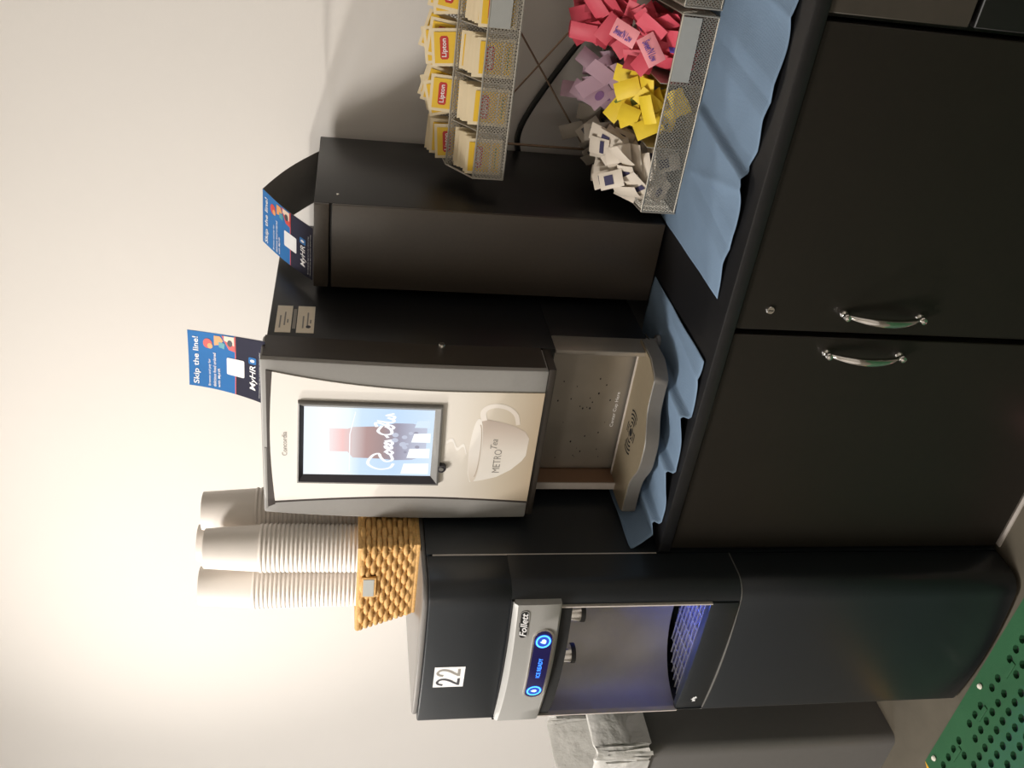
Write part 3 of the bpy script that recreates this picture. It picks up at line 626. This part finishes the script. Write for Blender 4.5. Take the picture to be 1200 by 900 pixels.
# one inverted cup; origin at its rim
CH, CRM, CBS = .122, .0535, .0430
cm = MB().lathe([(.0001, CH-.006), (CBS-.004, CH-.006), (CBS-.0035, CH), (CBS, CH), (CRM-.0022, .006), (CRM-.0010, .0062), (CRM, .0042), (CRM+.0002, .0025), (CRM-.0006, .0006), (CRM-.0018, 0), (CRM-.0022, .002)], (0, 0, 0), 28)
proto_cup = None
stacks = [(-.197, -.735, 38, 'front left', 1.388), (-.075, -.748, 36, 'front', 1.388), (-.069, -.630, 38, 'back', 1.388), (-.183, -.617, 40, 'far', 1.388)]
lab = {'front left': 'white paper cup, upside down, in the basket stack farthest from the coffee machine', 'front': 'white paper cup, upside down, in the shorter stack at the basket front',
       'back': 'white paper cup, upside down, in the stack partly behind the coffee machine', 'far': 'white paper cup, upside down, in the stack hidden behind the others'}
for (x, y, n, nm, zb) in stacks:
    n0 = 0
    for k in range(n):
        if proto_cup is None:
            proto_cup = cm.build('paper_cup', 'cup', origin=(0, 0, 0), smooth=35); o = proto_cup
        else: o = proto_cup.copy(); COL.objects.link(o)
        ph = x*40+y*25
        o.location = (x+.0012*math.sin(k*.13+ph), y+.0012*math.cos(k*.11+ph), zb+.0094*k); o.rotation_euler = (0, 0, k*3*2*PI/28)
        tag(o, ('topmost '+lab[nm]) if k == n-1 else lab[nm], 'paper cup', 'paper cups stacked in the basket')

# ------------------------------------------------------------------ paper towels
def towel(name, x0, x1, y0, y1, folds, label, edge, lift=None, origin=None, flat_y=None):
    """folds: (x, skew, rise, kind): 'pleat' climbs to the crease and drops sharply, 'ridge' and 'dip' are soft"""
    def fn(u, v):
        x = x0+(x1-x0)*u; y = y0+(y1-y0)*v; z = H+.003
        for cxx, sk, amp, kind in folds:
            d = x-(cxx+sk*(v-.3))
            if kind == 'pleat': z += amp*max(0, 1+d/.10)**1.5 if d < 0 else amp*max(0, 1-d/.010)
            elif kind == 'ridge': z += amp*math.exp(-abs(d)/.016)
            else: z += amp*(min(1, abs(d)/.03)-1)*.6+amp*math.exp(-(d/.06)**2)
        if flat_y is not None: z = H+.003+(z-H-.003)*max(0, min(1, (flat_y-y)/.05))
        z += .0010*math.sin(x*31+y*17)*math.sin(y*23-x*9)+.0006*math.sin(x*73-y*41)
        y += edge(x)*(1-v)
        if lift: x, z = lift(x, y, z)
        return (x, y, max(z, H+.0012))
    o = MB().grid(fn, 150, 40).build(name, 'towel', origin=origin, smooth=70)
    md = o.modifiers.new('thickness', 'SOLIDIFY'); md.thickness = .0008; md.offset = 1
    return tag(o, label, 'paper towel', 'blue paper towels on the counter')
towel('paper_towel', .612, 1.22, -.803, -.40, [(.735, .07, .008, 'dip'), (.862, .05, .015, 'pleat'), (.80, -.10, .005, 'ridge'), (1.0, .05, .009, 'dip'), (1.13, .04, .006, 'ridge')],
      'blue paper towel spread under the sweetener rack', lambda x: .005*math.sin((x-.6)*26)+.016*max(0, 1-abs(x-.868)/.03), origin=(.9, -.6, H), flat_y=-.485)
def lift(x, y, z):
    if x < .03:
        d = .03-x; return max(.03-d*.35, -.002), z+d*.55
    return x, z
def tooth(x):
    t = ((x-.07)/.1415) % 1; return .012*(t-.5)-.004
towel('paper_towel', -.075, .484, -.822, -.455, [(.07, .02, .017, 'pleat'), (.2115, .02, .017, 'pleat'), (.353, .02, .017, 'pleat'), (.455, .04, .006, 'ridge')],
      'crumpled blue paper towel under the coffee machine drip tray', tooth, lift, origin=(.2, -.64, H), flat_y=-.60)

# ------------------------------------------------------------------ packet rack: two mesh trays on posts
def mesh_panel(P, W, Hh, name, parent, pitch=.0072, r=.00075):
    """expanded-metal panel: diagonal strips in the rectangle W x Hh, P(a, b) -> point, thin in the normal"""
    mb = MB(); n = (Vector(P(1, 0))-Vector(P(0, 0))).cross(Vector(P(0, 1))-Vector(P(0, 0))).normalized()*.0005
    for sgn in (1, -1):
        c = -Hh if sgn > 0 else 0
        while c < W+(0 if sgn > 0 else Hh):
            # line a = c + sgn*b
            b0, b1 = 0, Hh
            if sgn > 0: b0 = max(0, -c); b1 = min(Hh, W-c)
            else: b0 = max(0, c-W); b1 = min(Hh, c)
            if b1-b0 > .001:
                A = Vector(P(c+sgn*b0, b0)); B = Vector(P(c+sgn*b1, b1)); t = (B-A).normalized(); s = t.cross(n).normalized()*r
                mb.add([A-s-n, A+s-n, A+s+n, A-s+n, B-s-n, B+s-n, B+s+n, B-s+n], [(0, 1, 5, 4), (1, 2, 6, 5), (2, 3, 7, 6), (3, 0, 4, 7)])
            c += pitch
    return mb.build(name, 'wire', parent, smooth=0, fixn=False)
def make_rack(x0, x1, label):
    rk = thing('packet_rack', ((x0+x1)/2, -.3, H), label, 'rack', 'mesh packet racks')
    # lower tray
    tf, tb, z0, zf, zb = -.490, -.13, .8645, .939, .985
    t = MB(); 
    t.box((x0, tf, z0), (x1, tb, z0+.0015))
    t.tube([(x0, tf, zf), (x1, tf, zf), (x1, tb, zb), (x0, tb, zb)], .0024, 6, closed=True)
    t.tube([(x0, tf, z0+.002), (x1, tf, z0+.002), (x1, tb, z0+.002), (x0, tb, z0+.002)], .0022, 6, closed=True)
    for x in (x0, x1):
        for y, zz in ((tf, zf), (tb, zb)): t.tube([(x, y, z0), (x, y, zz)], .0022, 6)
    tr_ = t.build('lower_tray', 'wire', rk)
    mesh_panel(lambda a, b: (x0+a, tf, z0+b), x1-x0, zf-z0, 'mesh_panel', tr_)
    mesh_panel(lambda a, b: (x0+a, tb, z0+b), x1-x0, zb-z0, 'mesh_panel', tr_)
    for x in (x0, x1): mesh_panel(lambda a, b: (x, tf+a, z0+b*(1+.6*a/(tb-tf))), tb-tf, zf-z0, 'mesh_panel', tr_)
    ym = -.325
    MB().box((x0+.003, ym-.0008, z0), (x1-.003, ym+.0008, .985)).build('divider', 'wire', tr_)
    for f in (.345, .67): MB().box((x0+(x1-x0)*f-.0008, tf+.003, z0), (x0+(x1-x0)*f+.0008, tb-.003, .955)).build('divider', 'wire', tr_)
    MB().box((x1-.125, tf-.004, z0+.036), (x1-.004, tf-.0025, zf-.001)).build('label_plate', 'plate', tr_)
    # upper tray
    uf, um, ub = -.360, -.285, -.185; u0, u1, u2 = 1.2235, 1.289, 1.352
    t = MB(); t.box((x0, uf, u0), (x1, um, u0+.0015)); t.box((x0, um, u0+.05), (x1, ub, u0+.0515))
    for (y, z) in ((uf, u1), (uf, u0), (um, u2-.010), (um, u0+.05), (ub, u2), (ub, u0+.05)): t.tube([(x0, y, z), (x1, y, z)], .0023, 6)
    for x in (x0, x1):
        t.tube([(x, uf, u0), (x, uf, u1), (x, um, u2-.010), (x, ub, u2), (x, ub, u0+.05), (x, um, u0+.05), (x, um, u0)], .0022, 6, closed=True)
    ut = t.build('upper_tray', 'wire', rk)
    mesh_panel(lambda a, b: (x0+a, uf, u0+b), x1-x0, u1-u0, 'mesh_panel', ut)
    mesh_panel(lambda a, b: (x0+a, um, u0+.05+b), x1-x0, u2-.010-u0-.05, 'mesh_panel', ut)
    mesh_panel(lambda a, b: (x0+a, ub, u0+.05+b), x1-x0, u2-u0-.05, 'mesh_panel', ut)
    for x in (x0, x1): mesh_panel(lambda a, b: (x, uf+a, u0+b), um-uf, u1-u0, 'mesh_panel', ut); mesh_panel(lambda a, b: (x, um+a, u0+.05+b), ub-um, .07, 'mesh_panel', ut)
    for k in range(1, 4):
        x = x0+.006+.1035*k-.008
        if x < x1-.02: MB().prism([(uf+.002, u0), (ub-.002, u0+.05), (ub-.002, u2-.004), (um, u2-.014), (uf+.002, u1-.004)], lambda y, z: (x-.0007, y, z), lambda y, z: (x+.0007, y, z)).build('divider', 'wire', ut)
    MB().box((x1-.085, uf-.004, u0+.022), (x1-.002, uf-.0025, u1-.001)).build('label_plate', 'plate', ut)
    # posts and braces
    for x in (x0+.015, x1-.015):
        MB().tube([(x, -.16, .98), (x, -.16, 1.28)], .0032, 8).build('post', 'wire_rust', rk)
    for a, b in ((x0+.02, x1-.02), (x1-.02, x0+.02)): MB().tube([(a, -.155, 1.0), (b, -.155, 1.272)], .0022, 8).build('brace', 'wire_rust', rk)
    return rk
make_rack(.651, 1.052, 'two-tier wire mesh rack beside the black box, holding tea bags and sweetener packets')
make_rack(1.066, 1.467, 'two-tier wire mesh rack of which only one end is in view')

# ------------------------------------------------------------------ tea bags
def packet_mesh(w_, h_, t_, bendy=0):
    n = 5; mb = MB()
    def top(u, v, s):
        ed = min(u, 1-u, v, 1-v); th = t_*min(1, ed*5)
        return ((u-.5)*w_, s*th/2+bendy*((u-.5)**2*2+(v-.5)**2)-bendy*.25, (v)*h_)
    mb.grid(lambda u, v: top(u, v, -1), n, n); mb.grid(lambda u, v: top(1-u, v, 1), n, n); return mb
TW, TH = .078, .078
tea_b = packet_mesh(TW, TH, .0035).build('tea_bag', 'tea_paper', origin=(0, 0, 0)); me_tea = tea_b.data
def off(poly, y, name, m):
    o = MB().add([(p[0], y, p[1]) for p in poly], [tuple(range(len(poly)))]).build(name, m, None, smooth=0, fixn=False); me = o.data; bpy.data.objects.remove(o); return me
bpy.data.objects.remove(tea_b)
q = TW/2-.007
me_ty = off([(-q, .026), (q, .026), (q, .072), (-q, .072)], -.0024, 'yellow_print', 'tea_yellow')
me_ty2 = off([(-q, .006), (q, .006), (q, .0215), (-q, .0215)], -.0024, 'yellow_print', 'tea_yellow')
me_tg = off([(-.024, .012), (.024, .012), (.024, .015), (-.024, .015)], -.0025, 'green_stripe', 'tea_green')
me_tl = off([(-.024, .045), (-.020, .042), (.020, .042), (.024, .045), (.024, .057), (.020, .060), (-.020, .060), (-.024, .057)], -.0028, 'logo_patch', 'tea_red')
tv, tf_ = text_geo('Lipton', offset=.015)
axx = [p[0] for p in tv]; ayy = [p[1] for p in tv]
_o = MB().add([(-.019+(p[0]-min(axx))/(max(axx)-min(axx))*.038, -.0031, .044+(p[1]-min(ayy))/(max(ayy)-min(ayy))*.013) for p in tv], tf_).build('logo_lettering', 'white', None, smooth=0, fixn=False); me_tt = _o.data; bpy.data.objects.remove(_o)
def tea(loc, rot, label, face=True, flip=False):
    o = bpy.data.objects.new('tea_bag', me_tea); COL.objects.link(o); o.location = loc; o.rotation_euler = rot
    tag(o, label, 'tea bag', 'tea bags in the mesh rack')
    if face:
        for nm, me in (('yellow_print', me_ty), ('yellow_print', me_ty2), ('green_stripe', me_tg), ('logo_patch', me_tl)):
            c = bpy.data.objects.new(nm, me); COL.objects.link(c); c.parent = o
            if nm == 'logo_patch':
                d = bpy.data.objects.new('logo_lettering', me_tt); COL.objects.link(d); d.parent = c
colx = [.700, .802, .906, 1.005]
WH = ['compartment next to black box', 'second compartment from black box', 'third compartment from black box', 'compartment behind grey label plate']
for ci, x in enumerate(colx):
    for k in range(7):
        y = -.3535+.0088*k; tea((x+rnd.uniform(-.003, .003), y, 1.2265+rnd.uniform(0, .006)+.004*k), (-.05+rnd.uniform(-.022, .022), rnd.uniform(-.03, .03), rnd.uniform(-.04, .04)), ('yellow tea bag envelope pressed against front mesh, ' if k == 0 else 'cream tea bag envelope filed in front row, ')+WH[ci], k == 0 or ci == 3 or k == 6)
backs = [[(.0, -.275, .0, -.10, .10), (.004, -.262, .010, -.02, .25), (-.006, -.245, .012, .05, .35), (-.01, -.230, .016, .05, .55)],
         [(.0, -.276, .018, .02, .05), (.004, -.262, .026, -.35, .10), (-.006, -.2425, .03, .20, .0), (.0, -.2295, .034, .5, -.05), (.004, -.215, .03, -.6, .05)],
         [(-.004, -.276, .022, -.12, .02), (.006, -.263, .030, .10, .05), (-.004, -.2505, .036, -.16, .0), (.002, -.236, .040, .3, .05), (.0, -.22, .036, -.4, 0)],
         [(.0, -.276, .018, .5, .05), (.004, -.262, .026, -.35, .10), (-.006, -.247, .03, .25, .0), (.0, -.230, .02, -.3, 0)]]
for ci, lst in enumerate(backs):
    for k, (dx, y, dz, tilt, lean) in enumerate(lst):
        tc_ = .27 if ci < 3 else .12; tilt = max(-tc_, min(tc_, tilt)); tea((colx[ci]+(.003 if ci == 0 else 0)+dx*.4, y, 1.292+dz), (-.10, tilt, .1*lean+rnd.uniform(-.05, .05)), 'yellow tea bag envelope sticking up from raised back row, '+WH[ci], True)

# ------------------------------------------------------------------ sweetener packets
SW, SH = .036, .058
pk_me = []
for k, b in enumerate((.004, -.003, .005, .002)):
    o = packet_mesh(SW, SH, .0035, b).build('sweetener_packet', 'pk_white', origin=(0, 0, 0)); pk_me.append(o.data); bpy.data.objects.remove(o)
MK = {}
def pk_mesh(k, m):
    if (k, m) not in MK:
        me = pk_me[k].copy(); me.materials.clear(); me.materials.append(M[m]); MK[(k, m)] = me
    return MK[(k, m)]
me_pb = {}
def print_mesh(m, shape):
    if (m, shape) not in me_pb:
        poly = {'oval': ell(0, .029, .009, .012, 14), 'bar': [(-.013, .012), (.013, .012), (.013, .024), (-.013, .024)], 'rect': [(-.010, .022), (.010, .022), (.010, .044), (-.010, .044)]}[shape]
        me_pb[(m, shape)] = off(poly, -.0030, 'printed_mark', m)
    return me_pb[(m, shape)]
def packet(loc, rot, m, label, mark=None, k=None):
    o = bpy.data.objects.new('sweetener_packet', pk_mesh(rnd.randrange(4) if k is None else k, m)); COL.objects.link(o); o.location = loc; o.rotation_euler = rot
    tag(o, label, 'packet', 'sweetener packets in the mesh rack')
    if mark:
        c = bpy.data.objects.new('printed_mark', print_mesh(*mark)); COL.objects.link(c); c.parent = o
    return o
from mathutils.bvhtree import BVHTree
hr = random.Random(11); PLACED = []
XC = [.651, .789, .9197, 1.052, 1.066, 1.2044]; YC = [-.490, -.325, -.166]
PV = [[v.co.copy() for v in me.vertices] for me in pk_me]; PF = [tuple(p.vertices) for p in pk_me[0].polygons]
def settle(x, y, z, tilt, spread, k, comp, tries=260, fixed=None):
    """a pose inside the compartment that cuts through as few placed packets as possible"""
    best = None
    for t in range(tries):
        q = max(.12, 1-t/(tries*.75))*spread
        if fixed and t == 0: R = fixed
        else: R = Matrix.Rotation(hr.uniform(-.9, .9)*q, 3, 'Z') @ Matrix.Rotation(tilt+hr.uniform(-.55, .55)*q, 3, 'X') @ Matrix.Rotation(hr.uniform(-1.1, 1.1), 3, 'Y')
        P = Vector((x+hr.uniform(-.02, .02)*(t > 0), y+hr.uniform(-.02, .02)*(t > 0)+.0, z+hr.uniform(-.010, .012)*(t > 0)+max(0, t/tries-.4)*.035))
        W = [R @ v for v in PV[k]]
        for ax, (lo, hi) in enumerate((comp[0], comp[1])):
            P[ax] = max(P[ax], lo+.004-min(v[ax] for v in W)); P[ax] = min(P[ax], hi-.004-max(v[ax] for v in W))
        P.z = max(P.z, .868-min(v.z for v in W)); W = [v+P for v in W]
        tree = BVHTree.FromPolygons(W, PF); c = sum(W, Vector())/len(W)
        hits = sum(1 for (c2, t2) in PLACED if (c-c2).length < .072 and tree.overlap(t2))
        if best is None or hits < best[0]: best = (hits, P, R, tree, c)
        if hits == 0: break
    PLACED.append((best[4], best[3])); return best
HITS = []
def comp_of(x, y):
    i = max(j for j in range(5) if XC[j] <= x); j = 0 if y < YC[1] else 1; return (XC[i], XC[i+1]), (YC[j], YC[j+1])
def heap(n, xr, yr, zr, m, label, marks, spread=1.0, lean=(-.9, .1)):
    for i in range(n):
        t = i/n; mk = hr.choice(marks); k = 3 if mk else hr.randrange(4)
        x = hr.uniform(*xr); y = yr[0]+(yr[1]-yr[0])*((i*.618) % 1); z = zr[0]+(zr[1]-zr[0])*t
        h, P, R, _, _ = settle(x, y, z, (lean[0]+lean[1])/2, spread, k, comp_of((xr[0]+xr[1])/2, (yr[0]+yr[1])/2))
        HITS.append(h); packet(P, R.to_euler(), m, label+(', with printed mark' if mk else ''), mk, k)
heap(84, (.668, .775), (-.468, -.335), (.872, .985), 'pk_white', 'white sugar packet heaped in the rack\'s front end compartment', [None, None, None, ('navy_mark', 'rect'), ('navy_mark', 'bar')], 1.1, (-1.5, -.45))
heap(34, (.812, .898), (-.470, -.345), (.885, .972), 'pk_yellow', 'yellow sweetener packet heaped in the rack\'s front middle compartment', [None, ('tea_green', 'bar'), None], .9, (-1.3, -.3))
heap(36, (.935, 1.036), (-.470, -.345), (.885, .978), 'pk_pink', 'deep pink sweetener packet in the rack\'s front pink compartment', [None, None, None, ('purple_print', 'bar')], 1.1, (-1.4, -.3))
heap(22, (.668, .770), (-.31, -.16), (.90, 1.01), 'pk_grey', 'grey-brown sugar packet in the rack\'s back end compartment', [None, ('dark_ink', 'rect')], .8, (-.8, .1))
heap(38, (.782, .900), (-.315, -.165), (.90, 1.02), 'pk_purple', 'mauve sweetener packet in the rack\'s back middle compartment', [None, None, ('mauve_mark', 'oval')], .7, (-.9, .1))
heap(70, (.925, 1.038), (-.315, -.155), (.90, 1.045), 'pk_pink', 'deep pink sweetener packet in the rack\'s back pink compartment', [None], 1.2, (-1.5, .1))
for i in range(10):
    h, P, R, _, _ = settle(1.09+.005*i, -.45+.02*i, .89+.004*i, -.5, .8, 3, comp_of(1.1, -.45+.02*i)); HITS.append(h)
    packet(P, R.to_euler(), 'pk_white', 'white packet in the rack beyond the pink packets', None, 3)
# two light pink ones on top, with lettering
sv_, sf_ = text_geo("Sweet'N Low", shear=.2, offset=.012); ax_ = [p[0] for p in sv_]; ay_ = [p[1] for p in sv_]
_o = MB().add([(-.010+(p[1]-min(ay_))/(max(ay_)-min(ay_))*.016, -.0040, .050-(p[0]-min(ax_))/(max(ax_)-min(ax_))*.042) for p in sv_], sf_).build('packet_lettering', 'purple_print', None, smooth=0, fixn=False); me_sl = _o.data; bpy.data.objects.remove(_o)
for loc, rot in (((.955, -.484, .968), (-.35, .95, -.1)), ((.985, -.445, .995), (-.6, 1.5, .1))):
    h, P, R, _, _ = settle(*loc, rot[0], .25, 3, comp_of(.98, -.45), fixed=Euler(rot).to_matrix()); HITS.append(h)
    o = packet(P, R.to_euler(), 'pk_lpink', 'light pink Sweet\'N Low packet lying on top of the pink packets', None, 3)
    c = bpy.data.objects.new('packet_lettering', me_sl); COL.objects.link(c); c.parent = o

# ------------------------------------------------------------------ power cord
tag(MB().tube(catmull([(.54, -.022, 1.10), (.60, -.022, 1.132), (.66, -.022, 1.135), (.75, -.022, 1.095), (.883, -.022, 1.016), (1.0, -.022, .93), (1.10, -.022, .868)], 8), .0075, 10).build('power_cord', 'rubber', origin=(.8, -.022, .868)), 'thick black power cord curving down the wall behind the packet rack', 'cord')

# ------------------------------------------------------------------ waste bin with liner
bn = thing('waste_bin', (-.92, -.62, 0), 'grey plastic waste bin with a clear liner left of the ice dispenser', 'waste bin')
bx0, bx1, by0, by1, bh = -1.14, -.716, -.860, -.42, .845
def tapered(i, z, inset=0): t = z/bh; k = .02*(1-t)-inset; return [(bx0+k, by0+k), (bx1-k*.2+(inset*.8), by0+k*.3-inset*.7), (bx1-k*.2+inset*.8, by1-k), (bx0+k, by1-k)]
mb = MB()
rings = [[(*p, 0.0) for p in rr(bx0+.015, by0+.004, bx1-.004, by1-.015, .025, 4)], [(*p, bh) for p in rr(bx0, by0, bx1, by1, .03, 4)], [(*p, bh) for p in rr(bx0+.008, by0+.008, bx1-.008, by1-.008, .025, 4)], [(*p, .25) for p in rr(bx0+.02, by0+.02, bx1-.02, by1-.02, .025, 4)]]
n_ = len(rings[0]); vs = [p for r_ in rings for p in r_]
fs = [(k*n_+i, k*n_+(i+1) % n_, (k+1)*n_+(i+1) % n_, (k+1)*n_+i) for k in range(3) for i in range(n_)]+[tuple(range(n_))[::-1], tuple(range(3*n_, 4*n_))]
mb.add(vs, fs).build('body', 'bin', bn, smooth=50)
lr = []
for k, (z, e, wob) in enumerate(((.725, .010, .004), (.76, .009, .006), (.80, .008, .005), (.845, .007, .003), (.872, .004, .001), (.874, -.006, .001), (.85, -.014, .004), (.70, -.03, .02), (.5, -.05, .03), (.27, -.05, .02))):
    ring = []
    for i, p in enumerate(rr(bx0-e, by0-e, bx1+e, by1+e, .035, 12)):
        a = i*1.9+k*.8; ring.append((p[0]+wob*math.sin(a*1.3)*.8, p[1]+wob*math.cos(a*1.7)*.8, z+(.006*math.sin(i*.9) if k == 0 else .004*math.sin(i*.7))))
    lr.append(ring)
n_ = len(lr[0]); vs = [p for r_ in lr for p in r_]
MB().add(vs, [(k*n_+i, k*n_+(i+1) % n_, (k+1)*n_+(i+1) % n_, (k+1)*n_+i) for k in range(len(lr)-1) for i in range(n_)]).build('liner', 'liner', bn, smooth=70)

# ------------------------------------------------------------------ floor mat with holes
mt = thing('floor_mat', (.5, -1.4, 0), 'green perforated rubber floor mat with yellow edge in front of the dispenser', 'mat')
mx0, mx1, my0, my1, mz = -.64, 1.80, -1.90, -.977, .014
cs = .034; nx, ny = int((mx1-mx0)/cs), int((my1-my0)/cs); mb = MB()
for j in range(ny):
    for i in range(nx):
        ox = mx0+cs*i; oy = my1-cs*(j+1); 
        edge_ = j == 0 or i == 0
        hole = not edge_ and not (i % 7 == 5 and (j % 3)) and not (j % 8 == 6) and (rnd.random() > .06)
        sqv = [(ox, oy), (ox+cs/2, oy), (ox+cs, oy), (ox+cs, oy+cs/2), (ox+cs, oy+cs), (ox+cs/2, oy+cs), (ox, oy+cs), (ox, oy+cs/2)]
        if not hole: mb.add([(*p, mz) for p in sqv], [tuple(range(8))]); continue
        hx = ox+cs/2+(.006 if j % 2 else -.006); hy = oy+cs/2; r = .0105
        ang = [-3*PI/4, -PI/2, -PI/4, 0, PI/4, PI/2, 3*PI/4, PI]
        hv = [(hx+r*math.cos(a)*1.05, hy+r*math.sin(a)*.95) for a in ang]
        mb.add([(*p, mz) for p in sqv]+[(*p, mz) for p in hv]+[(*p, .0015) for p in hv], [(k, (k+1) % 8, 8+(k+1) % 8, 8+k) for k in range(8)]+[(8+k, 8+(k+1) % 8, 16+(k+1) % 8, 16+k) for k in range(8)])
ex, ey = mx0+cs*nx, my1-cs*ny
mb.add([(mx0, my1, 0), (ex, my1, 0), (ex, ey, 0), (mx0, ey, 0), (mx0, my1, mz), (ex, my1, mz), (ex, ey, mz), (mx0, ey, mz)], [(0, 1, 5, 4), (1, 2, 6, 5), (2, 3, 7, 6), (3, 0, 4, 7)])
mb.build('perforated_sheet', 'mat_green', mt, smooth=0, fixn=False)
MB().box((mx0+.004, ey+.004, .0005), (ex-.004, my1-.004, .002)).build('mat_underside', 'hole', mt)
for k in range(20):
    x = mx0+.10+.16*(k % 10); y = my1-.06-.28*(k//10); MB().box((x, y-.012, mz-.001), (x+.05, y+.0, mz+.0035)).build('raised_rib', 'mat_green', mt, bevel=.001, seg=1)
MB().prism([(mx0, my1), (mx0, ey), (mx0-.06, ey-.02), (mx0-.06, my1-.075)], lambda x, y: (x, y, 0.0005), lambda x, y: (x, y, mz+.0004 if x > mx0-.01 else .004)).build('bevelled_edge', 'mat_yellow', mt, smooth=0)
for (x, y) in ((-.305, -1.002), (-.598, -.998)):
    tag(MB().lathe([(.0001, 0), (.006, .001), (.0075, .004), (.005, .008), (.0001, .009)], (x, y, mz), 9).build('crumb', 'crumb', origin=(x, y, mz)), 'small white crumb lying at the edge of the green mat', 'crumb', 'crumbs on the mat')
tag(packet_mesh(.05, .07, .003, .01).build('litter_packet', 'pk_lpink', origin=(0, 0, 0)), 'empty pink packet dropped on the floor by the cabinet', 'packet')
lp_ = bpy.data.objects['litter_packet']; lp_.location = (.285, -.90, .006); lp_.rotation_euler = (PI/2, 0, .5)
